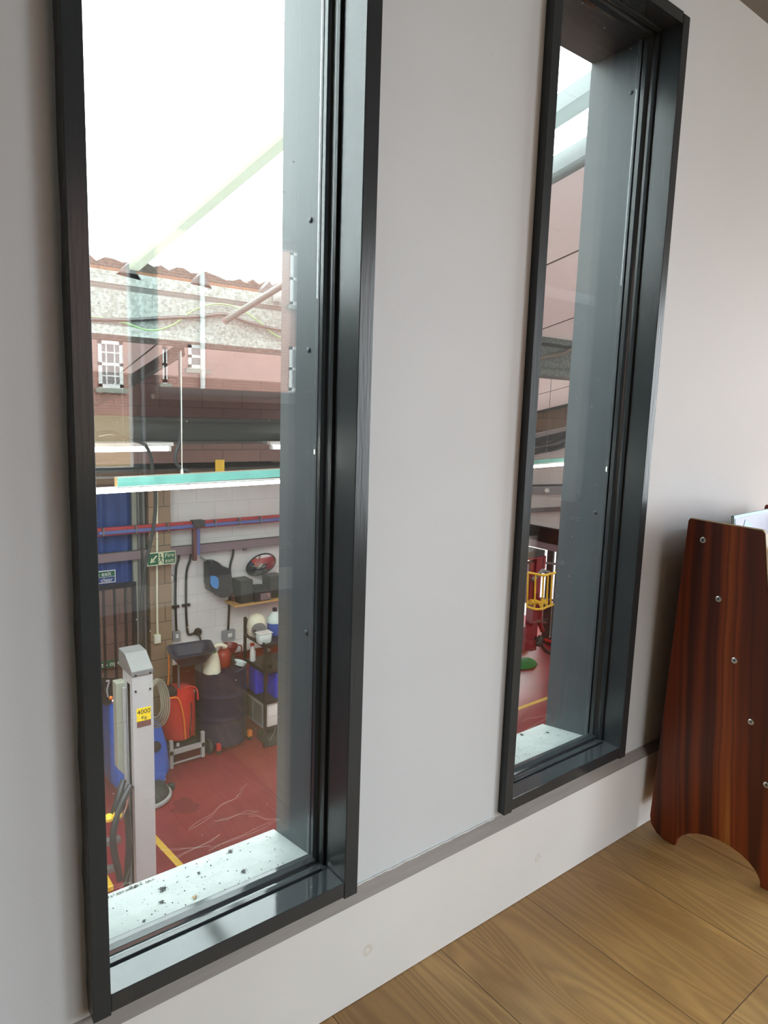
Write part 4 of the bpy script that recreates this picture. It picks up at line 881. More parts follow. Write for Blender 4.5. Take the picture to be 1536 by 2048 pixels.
p = Vector((onshelf(476, .2), FY-.2, zs)); b = B(); prism(b, [p, p+Vector((.07, 0, 0)), p+Vector((.06, 0, .10)), p+Vector((.03, 0, .12)), p+Vector((.015, 0, .04))], (0, .08, 0)); tag(obj('black_glove', b, M['rubber'], bevel=.008), 'crumpled black glove at the left end of the shelf', 'glove')
# white ledge board with its rounded end
za = zred; a, c = ony(420, 1300, FY-.12), ony(505, 1275, FY-.12)
b = B(); bx(b, XP1+.002, 4.55, FY-.15, FY-.003, za-.06, za+.05); tag(obj('wall_ledge', b, pm('bright_white_laminate', (.93, .93, .92), .25), bevel=.02), 'white ledge board along the top of the red dado', 'ledge')

# ================================================================ WORKSHOP: floor things
# vehicle lift post
ztop = ZF+2.05; fl_ = onz(263.8, 1345, ztop); fr_ = ony(305.4, 1336, fl_.y)
t = thing('lift_post', 'tall light grey vehicle lift post with a yellow 4000 Kg label', 'lift', ((fl_.x+fr_.x)/2, fl_.y, ZF))
x0, x1, y0 = fl_.x, fr_.x, fl_.y; dp = .19
b = B(); bx(b, x0, x1, y0, y0+.006, ZF, ztop); bx(b, x1-.006, x1, y0+.006, y0+dp, ZF, ztop); bx(b, x0, x1-.006, y0+dp, y0+dp+.006, ZF, ztop)
bx(b, x0, x0+.006, y0+.006, y0+.050, ZF, ztop); bx(b, x0, x0+.006, y0+.125, y0+dp, ZF, ztop); bx(b, x0, x0+.006, y0+.05, y0+.125, ztop-.10, ztop); obj('post_column', b, M['postgrey'], t)
b = B(); bx(b, x0+.03, x0+.035, y0+.01, y0+dp-.01, ZF, ztop-.05); obj('slot_back', b, M['black'], t)
b = B(); bx(b, x0-.02, x0-.004, y0+.126, y0+.15, ZF, ztop-.15); obj('guide_rail', b, M['postgrey'], t)
b = B(); prism(b, [(x0-.004, y0-.006, ztop-.035), (x0-.004, y0-.006, ztop+.004), (x0-.004, y0+.13, ztop+.09), (x0-.004, y0+.27, ztop+.09), (x0-.004, y0+.27, ztop-.035)], (x1-x0+.008, 0, 0)); obj('post_cap', b, M['capgrey'], t, bevel=.006, label='dark grey sloping cap')
for px, py in ((271, 1351), (300, 1345), (271, 1383), (300, 1377)): p = ony(px, py, y0); b = B(); cyl(b, (p.x, y0+.001, p.z), (p.x, y0-.006, p.z), .0075, seg=8); obj('bolt', b, M['blackmetal'], t)
pc = ony(287.5, 1428, y0); b = B(); bx(b, pc.x-.048, pc.x+.048, y0-.0018, y0-.0004, pc.z-.046, pc.z+.046); lb = obj('load_label', b, M['yellow'], t, bevel=.0006, label='yellow load label')
text('label_text', '4000', (pc.x, y0-.0024, pc.z+.018), .045, M['black'], lb); text('label_text', 'Kg', (pc.x, y0-.0024, pc.z-.023), .033, M['black'], lb)
pc = ony(288, 1446, y0); b = B(); bx(b, pc.x-.047, pc.x+.047, y0-.0016, y0-.0004, pc.z-.024, pc.z+.024); obj('rating_plate', b, M['copperish'], t)
# carriage (beige box) and arms on the far side
yc_ = y0+.16; a, c = ony(234, 1450, yc_), ony(253, 1450, yc_); zt, zb = ony(240, 1366, yc_).z, ony(240, 1548, yc_).z
b = B(); prism(b, [(a.x, yc_, zt), (a.x, yc_, zb+.04), (a.x+.05, yc_, zb-.03), (c.x, yc_, zb-.03), (c.x, yc_, zt)], (0, .08, 0)); obj('lift_carriage', b, M['beige'], t, bevel=.004, label='beige sliding carriage box')
for pts in (((262, 1570, .0), (238, 1620, -.05), (226, 1680, -.10), (240, 1760, -.12)), ((250, 1600, .0), (258, 1680, -.02), (252, 1770, -.05)), ((247, 1560, .05), (235, 1600, 0), (222, 1640, 0))):
    b = B(); tube(b, [ony(px, py, y0+dy) for px, py, dy in pts], .022, 8); obj('swing_arm', b, M['blackmetal'], t)
for py in (1690, 1745):
    p, q = ony(150, py+10, y0+.2), ony(240, py-12, y0+.2); b = B(); bar(b, p, q, .05, .035); obj('cross_arm', b, M['steel'], t)
b = B(); p, q = ony(242, 1640, y0-.02), ony(256, 1590, y0-.02); tube(b, [p, (p+q)/2+Vector((.01, 0, 0)), q], .008, 6); obj('release_lever', b, M['chrome'], t)
for px, py in ((235, 1634), (218, 1640)): p = ony(px, py, y0-.05); b = B(); lathe(b, [(.028, 0), (.03, .02), (.02, .035)], p, 12); obj('arm_pad', b, M['yellowpaint'], t)
b = B(); bx(b, x0-.28, x1+.08, y0-.06, y0+.30, ZF+.0005, ZF+.015); obj('base_plate', b, M['postgrey'], t)
p = onz(206, 1770, ZF); b = B(); bx(b, p.x-.25, p.x+.05, p.y-.12, p.y+.12, ZF+.0005, ZF+.05); tag(obj('wheel_chock', b, M['yellowpaint'], bevel=.01), 'yellow painted block on the floor left of the lift post', 'block')
# coil of cable on the post
cc = ony(315, 1401, y0+.30); t = thing('cable_coil', 'beige cable coiled and hung on the side of the lift post', 'cable', (cc.x, cc.y, cc.z-.15))
for k in range(5):
    b = B(); r = .10+.012*k; pts = []
    for j in range(19): an = 2*PI*j/18; pts.append(cc+Vector((-.02+(.46+.05*k)*r*math.cos(an)+.006*k, .02*math.sin(2*an)+.01*k, r*1.25*math.sin(an)-.01*k)))
    tube(b, pts, .007, 6, 2); obj('cable_loop', b, M['hose_beige'], t)
# pale floor scrubber with blue tanks behind the post
sc0 = onz(286, 1612, ZF); t = thing('floor_scrubber', 'blue floor scrubbing machine with a round black brush head behind the lift post', 'floor scrubber', sc0+Vector((0, .2, 0)))
ys = sc0.y+.12
xl, xr = ony(222, 1450, ys).x, ony(342, 1500, ys).x; zt = ony(300, 1415, ys).z; zb = ony(325, 1560, ys).z
b = B(); secs = []
pts = [(xl, zb+.10), (xl, ony(222, 1395, ys).z), (ony(240, 1395, ys).x, ony(240, 1395, ys).z), (ony(300, 1425, ys).x, ony(300, 1425, ys).z), (ony(325, 1450, ys).x, ony(325, 1450, ys).z), (ony(337, 1490, ys).x, ony(337, 1490, ys).z), (xr, ony(342, 1535, ys).z), (xr-.01, zb+.02), (ony(300, 1590, ys).x, zb-.03), (ony(250, 1600, ys).x, zb-.05)]
prism(b, [(x, ys, z) for x, z in pts], (0, .42, 0)); obj('tank_body', b, M['blue'], t, bevel=.05, smooth=True, label='blue plastic tank')
p = ony(320, 1492, ys-.012); b = B(); lathe(b, [(.055, 0), (.05, .02), (.02, .024)], p+Vector((-.04, .012, 0)), 20, Matrix.Rotation(PI/2, 4, 'X')); obj('filler_cap', b, M['black'], t, smooth=True)
p = ony(326, 1555, ys-.006); b = B(); lathe(b, [(.06, 0), (.057, .012), (.045, .014)], p+Vector((-.03, .01, 0)), 20, Matrix.Rotation(PI/2, 4, 'X')); obj('wheel_arch', b, M['blue'], t, smooth=True)
bc = onz(300, 1615, ZF) ; rr = .24; c0 = Vector((ony(345, 1590, bc.y+.1).x-rr, bc.y+.16, ZF))
b = B(); lathe(b, [(rr-.02, .012), (rr, .02), (rr, .045), (rr-.015, .05)], c0, 36); obj('brush_rim', b, M['greyframe'], t, smooth=True, label='pale bumper rim')
b = B(); lathe(b, [(rr-.03, .002), (rr-.022, .055), (rr-.05, .12), (rr-.10, .155), (.06, .165), (.05, .26)], c0, 36); obj('brush_head', b, M['rubber'], t, smooth=True)
b = B(); p = c0+Vector((rr+.02, .02, .05)); lathe(b, [(.03, -.04), (.034, -.02), (.034, .01), (.02, .02)], p, 16); obj('bumper_wheel', b, M['rubber'], t, smooth=True)
for dx_ in (-.02, .05): p = c0+Vector((.14+dx_, .04, .15)); b = B(); bx(b, p.x-.015, p.x+.015, p.y-.015, p.y+.015, ZF+.12, ZF+.26); obj('leg', b, M['postgrey'], t)
p = ony(226, 1385, ys+.05); b = B(); prism(b, [(xl-.05, ys+.02, p.z-.10), (p.x+.12, ys+.02, p.z-.10), (p.x+.14, ys+.02, p.z+.02), (xl-.05, ys+.02, p.z+.08)], (0, .3, 0)); obj('control_panel', b, M['black'], t, bevel=.01)
for px, py, m in ((221, 1395, 'orange'), (226, 1402, 'chrome'), (232, 1405, 'chrome')): p = ony(px, py, ys); b = B(); lathe(b, [(.016, 0), (.018, .012), (.008, .02)], p, 12, Matrix.Rotation(PI/2, 4, 'X')); obj('control_knob', b, M[m], t, smooth=True)
b = B(); tube(b, [ony(230, 1390, ys), ony(236, 1372, ys), ony(241, 1360, ys)], .009, 8); obj('steering_lever', b, M['chrome'], t)
b = B(); tube(b, [ony(212, 1363, ys), ony(218, 1362, ys), ony(214, 1380, ys), ony(216, 1394, ys)], .008, 8); obj('handle', b, M['greybox'], t)

# oil drainer: red tank on a grey trolley with a dark basin on a pole
fl0, fl1 = onz(359, 1537, ZF), onz(404, 1521, ZF)
t = thing('oil_drainer', 'red waste oil tank on a grey trolley with a dark blue basin on its pole', 'oil drainer', (fl0+fl1)/2)
ty = (fl0.y+fl1.y)/2+.10
a, c = ony(331, 1420, ty), ony(404, 1400, ty); cx_ = (a.x+c.x)/2; rad = (c.x-a.x)/2*.92; zb, zt = ony(368, 1484, ty).z, ony(368, 1386, ty).z
cy_ = ty+rad
b = B(); lathe(b, [(.02, zb-.035), (rad*.6, zb-.02), (rad*.95, zb+.02), (rad, zb+.06), (rad, zt-.08), (rad*.96, zt-.03), (rad*.75, zt), (rad*.25, zt+.02)], (cx_, cy_, 0), 36); obj('tank', b, M['red'], t, smooth=True)
b = B(); tube(b, [ony(362, 1392, ty+.1), ony(368, 1378, ty+.1), ony(385, 1373, ty+.1), ony(394, 1380, ty+.1), ony(396, 1400, ty+.02)], .010, 8); obj('handle', b, M['red'], t, smooth=True)
p = ony(373, 1386, ty+.10); b = B(); bx(b, p.x-.07, p.x+.09, p.y-.02, p.y+.03, p.z-.012, p.z+.018); obj('level_gauge', b, M['chrome'], t, bevel=.006)
b = B(); tube(b, [ony(330, 1398, ty-.01), ony(342, 1396, ty-.02), ony(355, 1396, ty-.03), ony(362, 1410, ty-.02), ony(368, 1440, ty-.02), ony(371, 1478, ty-.02)], .009, 8); obj('drain_hose', b, M['orange'], t, smooth=True, label='orange drain hose')
b = B(); tube(b, [ony(383, 1405, ty-.01), ony(383, 1430, ty-.02), ony(380, 1460, ty-.02), ony(381, 1475, ty-.01)], .006, 6); obj('gauge_tube', b, M['rubber'], t)
b = B(); bx(b, ony(338, 1380, ty).x, ony(356, 1380, ty).x, ty+.02, ty+.2, zt-.02, zt+.05); obj('pump_block', b, M['black'], t, bevel=.01)
# trolley
zf_ = ony(380, 1500, fl0.y).z; zr = ony(380, 1508, ty-.08).z
b = B(); bar(b, ony(339, 1507, ty-.06), ony(409, 1487, ty-.06), .035, .045); bar(b, ony(342, 1529, ty-.06), ony(402, 1511, ty-.06), .012, .016)
q = ony(342, 1482, ty-.06); bar(b, (q.x, q.y, ZF+.001), q, .035, .035, (0, 1, 0)); q = ony(405, 1463, ty-.06); bar(b, (q.x, q.y, ZF+.03), q, .035, .035, (0, 1, 0)); q = ony(352, 1490, ty-.04)
bar(b, ony(356, 1486, ty+.5), ony(356, 1490, ty-.06), .03, .03); [setattr(v.co, 'z', max(v.co.z, ZF+.001)) for v in b.verts]; obj('trolley_frame', b, M['greyframe'], t)
b = B(); bx(b, cx_-rad*.9, cx_+rad*.9, ty+.02, ty+2*rad, zb-.06, zb-.035); obj('drip_tray', b, M['rubber'], t)
for px, py, r in ((417, 1510, .085), (343, 1530, .05)):
    p = ony(px, py, ty+.02); b = B(); lathe(b, [(r*.4, -.02), (r*.9, -.022), (r, -.012), (r, .012), (r*.9, .022), (r*.4, .02)], (p.x, p.y, ZF+r), 24, Matrix.Rotation(PI/2, 4, 'Y')); obj('wheel', b, M['rubber'], t, smooth=True)
# basin on a pole
pb = ony(357, 1325, ty+.12); pl = ony(355, 1392, ty+.12)
b = B(); cyl(b, (pb.x, pb.y, zt-.05), (pb.x, pb.y, pb.z+.0), .013, seg=12); obj('basin_pole', b, M['steel'], t, smooth=True)
def basin(px0, py0, dx, dz, k): return None
zb1 = ony(380, 1290, ty+.1).z
cor = [ony(332, 1290, ty+.30), ony(424, 1281, ty+.30), ony(432, 1303, ty-.10), ony(345, 1318, ty-.16)]
zr_ = sum(v.z for v in cor)/4; cor = [Vector((v.x, v.y, zr_)) for v in (onz(331, 1292, zr_), onz(421, 1279, zr_), onz(434, 1304, zr_), onz(345, 1322, zr_))]
ctr = sum(cor, Vector())/4
def rcor(s, z, n=5):
    out = []
    for k in range(4):
        p0, p, p1 = cor[k-1], cor[k], cor[(k+1) % 4]; a = p+(p0-p)*.18; c = p+(p1-p)*.18
        for j in range(n+1):
            u = j/n; v = a*(1-u)**2+p*2*u*(1-u)+c*u*u; v = ctr+(v-ctr)*s; out.append(Vector((v.x, v.y, z)))
    return out
b = B(); rings = [[b.verts.new(v) for v in rcor(s, z)] for s, z in ((.50, zr_-.13), (.62, zr_-.125), (.93, zr_-.01), (1.0, zr_), (1.0, zr_+.008), (.95, zr_+.004), (.86, zr_-.012), (.60, zr_-.10), (.1, zr_-.105))]
for r0, r1 in zip(rings, rings[1:]):
    n = len(r0)
    for k in range(n): b.faces.new((r0[k], r0[(k+1) % n], r1[(k+1) % n], r1[k]))
b.faces.new(rings[0][::-1]); b.faces.new(rings[-1]); obj('basin', b, M['basin'], t, smooth=True, label='dark blue drain basin')
b = B(); tube(b, [ony(337, 1310, ty+.15), ony(338, 1340, ty+.15), ony(336, 1370, ty+.18)], .008, 6); obj('drain_tube', b, M['orange'], t)

# blue drum on castors
df = onz(455, 1505, ZF); rD = .29; dc = Vector((df.x+.06, df.y+rD, ZF)); zb = ZF+.055; zt = ony(455, 1349, df.y).z
t = thing('blue_drum', 'dark blue steel drum on a castor dolly by the red wall', 'drum', dc)
hD = zt-zb
b = B(); prof = [(rD*.96, 0), (rD, .006), (rD, .02)]
for k in range(1, 60):
    z = .02+(hD-.04)*k/60; f = k/60; bump = .006*math.exp(-((f-.36)/.022)**2)+.006*math.exp(-((f-.68)/.022)**2); prof.append((rD*.985+bump*1.6, z))
prof += [(rD, hD-.02), (rD, hD-.004), (rD*.97, hD), (rD*.95, hD-.012), (.02, hD-.014)]
lathe(b, [(r, zb+z) for r, z in prof], (dc.x, dc.y, 0), 48); obj('drum_shell', b, M['navy'], t, smooth=True)
b = B(); lathe(b, [(rD*.5, zb-.012), (rD*.95, zb-.012), (rD*.95, zb-.0005)], (dc.x, dc.y, 0), 32); obj('dolly', b, M['darkred'], t)
for an, m in ((-2.1, 'red'), (-.55, 'orange'), (1.2, 'orange'), (2.7, 'orange')):
    p = dc+Vector((math.cos(an), math.sin(an), 0))*(rD+.03)
    b = B(); bx(b, p.x-.022, p.x+.022, p.y-.022, p.y+.022, ZF+.05, ZF+.125); ca = obj('castor_bracket', b, M[m], t)
    b = B(); lathe(b, [(.02, -.014), (.032, -.012), (.032, .012), (.02, .014)], (p.x, p.y, ZF+.033), 16, Matrix.Rotation(PI/2, 4, 'Y')); obj('castor_wheel', b, M['rubber'], ca, smooth=True)
p = ony(493, 1357, df.y+.12); b = B(); an = math.atan2(p.y-dc.y, p.x-dc.x); pts = []
for z in (0, 1):
    for k in range(5): a2 = an-.17+.34*k/4; pts.append((a2, z))
vv = [[b.verts.new((dc.x+(rD+.003)*math.cos(an-.17+.34*k/4), dc.y+(rD+.003)*math.sin(an-.17+.34*k/4), zt-.115+.06*z)) for k in range(5)] for z in (0, 1)]
for k in range(4): b.faces.new((vv[0][k], vv[0][k+1], vv[1][k+1], vv[1][k]))
obj('drum_label', b, M['tray'], t)
ZD = zt+.0008-.014+.014
def ond(px, py): return onz(px, py, zt)
# pale jug
p = onz(423, 1349, zt); p = Vector((p.x, p.y+.05, zt-.0125)); p = Vector((dc.x+(p.x-dc.x)*.80, dc.y+(p.y-dc.y)*.80, p.z))
t = thing('plastic_jug', 'tall pale cream plastic jug with a curved spout on the drum', 'jug', p)
b = B(); lathe(b, [(.088, 0), (.096, .01), (.094, .05), (.082, .15), (.070, .20), (.060, .23), (.058, .235)], p, 28); obj('jug_body', b, M['cream'], t, smooth=True)
b = B(); lathe(b, [(.05, 0), (.052, .02), (.03, .03)], p+Vector((0, 0, .235)), 20); obj('jug_collar', b, M['greenyellow'], t, smooth=True, label='green collar')
b = B(); tube(b, [p+Vector((0, 0, .25)), p+Vector((.03, 0, .29)), p+Vector((.10, 0, .30)), p+Vector((.17, 0, .265))], .022, 10); obj('jug_spout', b, M['cream'], t, smooth=True)
# red can with white spout
p = ond(461, 1345); p = Vector((p.x+.03, dc.y+.01, zt-.0125)); t = thing('red_can', 'round red oil can with a white cap on the drum', 'can', p)
b = B(); lathe(b, [(.085, 0), (.092, .01), (.092, .12), (.085, .16), (.05, .20), (.03, .205)], p, 28); obj('can_body', b, M['redcan'], t, smooth=True)
b = B(); tube(b, [p+Vector((-.07, 0, .17)), p+Vector((-.05, 0, .22)), p+Vector((.03, 0, .235)), p+Vector((.07, 0, .19))], .010, 8); obj('handle', b, M['redcan'], t, smooth=True)
b = B(); cyl(b, p+Vector((-.095, -.01, .16)), p+Vector((-.05, -.01, .235)), .013, .016, 12); obj('can_spout', b, M['white'], t, smooth=True)
b = B(); cyl(b, p+Vector((.02, 0, .205)), p+Vector((.02, 0, .23)), .026, seg=14); obj('can_cap', b, M['white'], t, smooth=True)
p2 = p+Vector((-.115, .13, 0)); b = B(); lathe(b, [(.04, 0), (.044, .01), (.044, .12), (.02, .16), (.02, .18)], p2, 18); tag(obj('blue_bottle', b, M['royal'], smooth=True), 'small blue bottle between the cream jug and the red can', 'bottle')
p2 = ond(443, 1357); p2 = Vector((p2.x, dc.y-.17, zt-.0125)); b = B(); lathe(b, [(.04, 0), (.043, .03), (.03, .05), (.005, .055)], p2, 18); tag(obj('white_tub', b, M['tub'], smooth=True), 'small pale tub in front of the red can on the drum', 'tub')
p2 = Vector((dc.x+.17, dc.y-.10, zt-.0125)); t = thing('hand_scoop', 'shiny pale scoop with a black handle on the right of the drum top', 'scoop', p2)
b = B(); lathe(b, [(.02, .004), (.06, .012), (.075, .06), (.07, .06), (.05, .02), (.01, .014)], p2, 20, Matrix.Rotation(.35, 4, 'Y')); obj('scoop_bowl', b, M['tub'], t, smooth=True)
b = B(); tube(b, [p2+Vector((-.05, -.02, .05)), p2+Vector((-.08, 0, .10)), p2+Vector((-.04, .04, .13))], .012, 8); obj('handle', b, M['black'], t)
p2 = Vector((dc.x+.16, dc.y+.14, zt-.0125)); t = thing('red_funnel', 'dark red funnel jug behind the scoop on the drum', 'funnel', p2)
b = B(); lathe(b, [(.05, 0), (.052, .06), (.105, .16), (.108, .18), (.10, .18), (.045, .07), (.04, .01)], p2, 24); obj('funnel_bowl', b, M['darkred'], t, smooth=True)
b = B(); tube(b, [p2+Vector((.09, 0, .16)), p2+Vector((.15, -.01, .14)), p2+Vector((.14, -.01, .05)), p2+Vector((.05, 0, .03))], .008, 8); obj('handle', b, M['darkred'], t)

# wire rack
RYf = onz(540, 1492, ZF).y; RYb = RYf+.50
xl = ony(489, 1250, RYb).x; xr = xl+.62; xf = ony(531, 1300, RYf).x
rk = t = thing('wire_rack', 'black metal rack of bottles and cans right of the drum', 'rack', (xf+.2, (RYf+RYb)/2, ZF))
def Rz(px, py, y=None): return ony(px, py, RYf if y is None else y).z
lev = [Rz(531, 1293), Rz(531, 1345), Rz(531, 1406), Rz(531, 1490)]
xs0, xs1 = xf, xf+.50
b = B()
for x in (xs0, xs1):
    for y in (RYf, RYb): bx(b, x-.014, x+.014, y-.014, y+.014, ZF+.001, lev[0]+(.20 if y == RYb else .0))
obj('rack_posts', b, M['blackmetal'], t)
for k, z in enumerate(lev[:3]):
    b = B(); bx(b, xs0+.014, xs1-.014, RYf+.0, RYb, z-.012, z); bx(b, xs0+.014, xs1-.014, RYf-.012, RYf+.0, z-.02, z+.018); bx(b, xs0-.012, xs0+.0, RYf+.014, RYb-.014, z-.02, z+.018); obj('shelf', b, M['blackmetal'], t)
b = B(); bar(b, (xs0, RYb, lev[0]+.20), (xs0, RYf, lev[0]+.0), .022, .022); bar(b, (xs0, RYb, lev[0]+.19), (xs0, RYb-.1, lev[0]), .016, .016); obj('side_brace', b, M['blackmetal'], t)
def jerry(label, x, y, z, w, d, h, m, capm, rz=0, group=None):
    t = thing('jerrycan', label, 'jerrycan', (x, y, z), group)
    b = B(); roundbox(b, x-w/2, x+w/2, y-d/2, y+d/2, z+.001, z+h, .03, .08); obj('can_body', b, M[m], t, smooth=True)
    b = B(); lathe(b, [(.03, h), (.032, h+.025), (.02, h+.03)], (x+w*.2, y-d*.1, z), 14); obj('cap', b, M[capm], t, smooth=True)
    b = B(); tube(b, [(x-w*.3, y, z+h-.01), (x-w*.25, y, z+h+.03), (x+.0, y, z+h+.03), (x+w*.02, y, z+h-.01)], .012, 8); obj('handle', b, M[m], t, smooth=True)
h2 = (lev[1]-lev[2])-.055
jerry('royal blue jerrycan in the middle of the wire rack', xs0+.27, RYf+.14, lev[2], .25, .22, h2, 'royal', 'black', group='blue jerrycans on the rack')
jerry('darker blue can left of the royal blue one on the wire rack', xs0+.08, RYf+.36, lev[2], .13, .22, h2, 'royal', 'black', group='blue jerrycans on the rack')
# white container on its low shelf
z3 = Rz(540, 1456); b = B(); x0_, x1_ = xs0+.03, xs1-.03
t = thing('white_container', 'square white plastic container low in the wire rack', 'container', (xs0+.25, RYf+.15, z3))
roundbox(b, x0_, x1_, RYf+.02, RYf+.34, z3, lev[2]-.03, .03); obj('container_body', b, M['white'], t, smooth=True)
b = B(); bx(b, x0_+.16, x0_+.20, RYf+.008, RYf+.021, z3+.04, z3+.13); obj('container_tap', b, M['greybox'], t)
b = B(); bx(b, x0_+.02, x1_-.02, RYf+.018, RYf+.0195, z3+.12, z3+.122); obj('moulded_line', b, M['greybox'], t)
b = B(); bx(b, xs0+.014, xs1-.014, RYf, RYb, z3-.02, z3-.003); obj('low_shelf', b, M['blackmetal'], rk)
b = B(); bx(b, xs0-.010, xs0+.006, RYf+.03, RYb-.03, z3-.001, lev[2]-.022); sp_ = obj('side_panel', b, M['greybox'], rk, label='grey side panel of the lower bay')
b = B(); bx(b, xs0-.0135, xs0-.0105, RYf+.05, RYf+.25, z3+.03, lev[2]-.05); bx(b, xs0-.0135, xs0-.0105, RYf+.28, RYb-.06, z3+.03, lev[2]-.05); obj('panel_inset', b, M['steel'], sp_)
# things on the rack's upper shelf
zu_ = lev[0]
def onu(px, y): return ony(px, 1270, y).x
p = Vector((xs0+.08, RYb-.13, zu_+.001)); t = thing('pale_flask', 'round pale green-white flask with a dark round face on the top shelf', 'flask', p)
b = B(); lathe(b, [(.08, 0), (.10, .03), (.112, .12), (.10, .20), (.07, .245), (.02, .265)], p, 28); obj('flask_body', b, M['cream'], t, smooth=True)
dn = Vector((-.25, -.95, .1)).normalized(); b = B(); lathe(b, [(.088, 0), (.085, .018), (.06, .02), (.02, .012)], p+Vector((-.02, -.10, .10)), 26, dn.to_track_quat('Z', 'Y').to_matrix().to_4x4()); obj('dark_face', b, M['capgrey'], t, smooth=True)
p = Vector((xs0+.30, RYb-.16, zu_+.001)); t = thing('blue_bottle', 'big bottle, blue below and pale above, at the right of the top shelf', 'bottle', p)
b = B(); lathe(b, [(.085, 0), (.09, .01), (.09, .14)], p, 24); obj('bottle_base', b, M['blue'], t, smooth=True)
b = B(); lathe(b, [(.09, .1405), (.088, .20), (.05, .25), (.025, .27)], p, 24); obj('bottle_shoulder', b, M['tub'], t, smooth=True)
b = B(); lathe(b, [(.027, .27), (.027, .31)], p, 14); obj('bottle_cap', b, M['navy'], t, smooth=True)
p = Vector((xs0+.04, RYf+.10, zu_+.001)); t = thing('clear_tub', 'translucent tub tipped toward the front of the top shelf', 'tub', p)
b = B(); roundbox(b, p.x-.085, p.x+.075, p.y-.05, p.y+.06, zu_+.002, zu_+.12, .04, -.12); obj('tub_body', b, M['tub'], t, smooth=True)
b = B(); bx(b, p.x-.09, p.x+.08, p.y-.055, p.y+.065, zu_+.1205, zu_+.130); obj('tub_lid', b, M['white'], t, bevel=.003)
# middle shelf
z = lev[1]
p = Vector((xs0-.10, RYb-.22, 0)); zz_ = ony(500, 1312, RYb-.2).z
p = Vector((xs0+.05, RYb-.10, z+.001)); t = thing('spray_bottle', 'slim white spray bottle with a red top behind the rack post', 'bottle', p)
b = B(); lathe(b, [(.032, 0), (.034, .01), (.033, .12), (.014, .16), (.014, .18)], p, 18); obj('bottle_body', b, M['white'], t, smooth=True)
b = B(); bx(b, p.x-.03, p.x+.016, p.y-.012, p.y+.012, p.z+.18, p.z+.215); obj('spray_head', b, M['red'], t, bevel=.004)
p = Vector((xs0+.14, RYf+.22, z+.001)); t = thing('tapered_can', 'dark tapered can with a pale rim on the middle shelf', 'can', p)
b = B(); lathe(b, [(.062, 0), (.06, .02), (.038, .15), (.04, .155)], p, 20); obj('can_body', b, M['rubber'], t, smooth=True)
b = B(); lathe(b, [(.041, .1555), (.043, .17), (.036, .172)], p, 20); obj('can_rim', b, M['chrome'], t, smooth=True)
p = Vector((xs0+.30, RYf+.12, z+.001)); b = B(); lathe(b, [(.05, 0), (.055, .01), (.05, .10), (.02, .13), (.018, .15)], p, 18); tag(obj('cream_bottle', b, M['cream'], smooth=True), 'cream bottle at the right edge of the middle shelf', 'bottle')
b = B(); roundbox(b, xs0+.02, xs0+.44, RYf-.03, RYf+.26, ZF+.001, min(ZF+.10, z3-.03), .03); tag(obj('black_tray', b, M['rubber'], smooth=True), 'black tray at the foot of the wire rack', 'tray')

# painted lines
b = B(); p, q = onz(310, 1677, ZF), onz(380, 1752, ZF); d = (q-p).normalized(); bar(b, p-d*.1, q+d*1.0, .055, .0016); tag(obj('floor_marking', b, M['linepaint']), 'yellow floor line running toward the near window', 'floor line', 'yellow lines painted on the red floor')
b = B(); p, q = onz(1040, 1416, ZF), onz(1103, 1393, ZF); d = (q-p).normalized(); bar(b, p-d*1.5, q+d*1.5, .06, .0016); tag(obj('floor_marking', b, M['linepaint']), 'yellow floor line crossing the floor in the far window', 'floor line', 'yellow lines painted on the red floor')

# ================================================================ far window: end wall door, tyre machine
dzt, dzb = onx(1068, 1052, XE-.12).z, onx(1063, 1082, XE-.12).z
t = thing('roller_shutter', 'black roller shutter box over the doorway in the end wall', 'shutter', (XE-.2, 5, dzb))
b = B(); bx(b, XE-.12, XE-.003, 5.21, 7.0, dzb+.02, dzt); obj('shutter_box', b, M['shutterblack'], t, bevel=.01)
b = B(); bx(b, XE-.10, XE-.003, 5.21, 7.0, dzb-.10, dzb+.019); obj('shutter_beam', b, M['tray'], t)
b = B(); bx(b, XE+.9, XE+.95, TH, FAR2+.2, ZF, dzt+.1); struct(obj('workshop_wall_yard', b, M['lightopen']), 'bright white board beyond the end doorway')
for lx, ly, lab in ((7.6, 1.6, 'unseen fluorescent fill light added over the right bay, nearer the windows'), (8.0, 3.7, 'unseen fluorescent fill light added over the right bay, nearer the end door'), (-1.4, 4.6, 'unseen fluorescent fill light added over the left bay, beyond the gutter'), (-2.2, 2.2, 'unseen fluorescent fill light added over the left bay, under the skylight')):  # out-of-view fittings added as fill to brighten the workshop
    t = thing('fluorescent_light', lab, 'light', (lx, ly, .9), 'fluorescent tubes over the workshop')
    for dy_ in (-.045, .045): b = B(); cyl(b, (lx-.9, ly+dy_, .9), (lx+.9, ly+dy_, .9), .022, seg=12); obj('lamp_tube', b, M['tube'], t, smooth=True)
    b = B(); bx(b, lx-.93, lx+.93, ly-.08, ly+.08, .926, .97); obj('light_body', b, M['white'], t)
    b = B(); cyl(b, (lx, ly, .971), (lx, ly, roofz(ly)-.005), .004, seg=6); obj('suspension_rod', b, M['steel'], t)
b = B(); bx(b, XE-.02, XE+.18, TH, 5.2, ZF, dzt); struct(obj('workshop_wall_end_low', b, M['pinkblock_y']))
gx = XE-.05; t = thing('door_grille', 'dark barred frame with whitewashed boards in the end doorway', 'door', (gx, 5.8, ZF))
b = B()
for px in (1096, 1102, 1117): p = onx(px, 1150, gx); bx(b, gx-.02, gx+.02, p.y-.03, p.y+.03, ZF+.001, dzb-.10)
p = onx(1120, 1150, gx); bx(b, gx-.03, gx+.03, 5.2, p.y+.08, ZF+.001, dzb-.10); obj('door_posts', b, M['blackmetal'], t)
b = B()
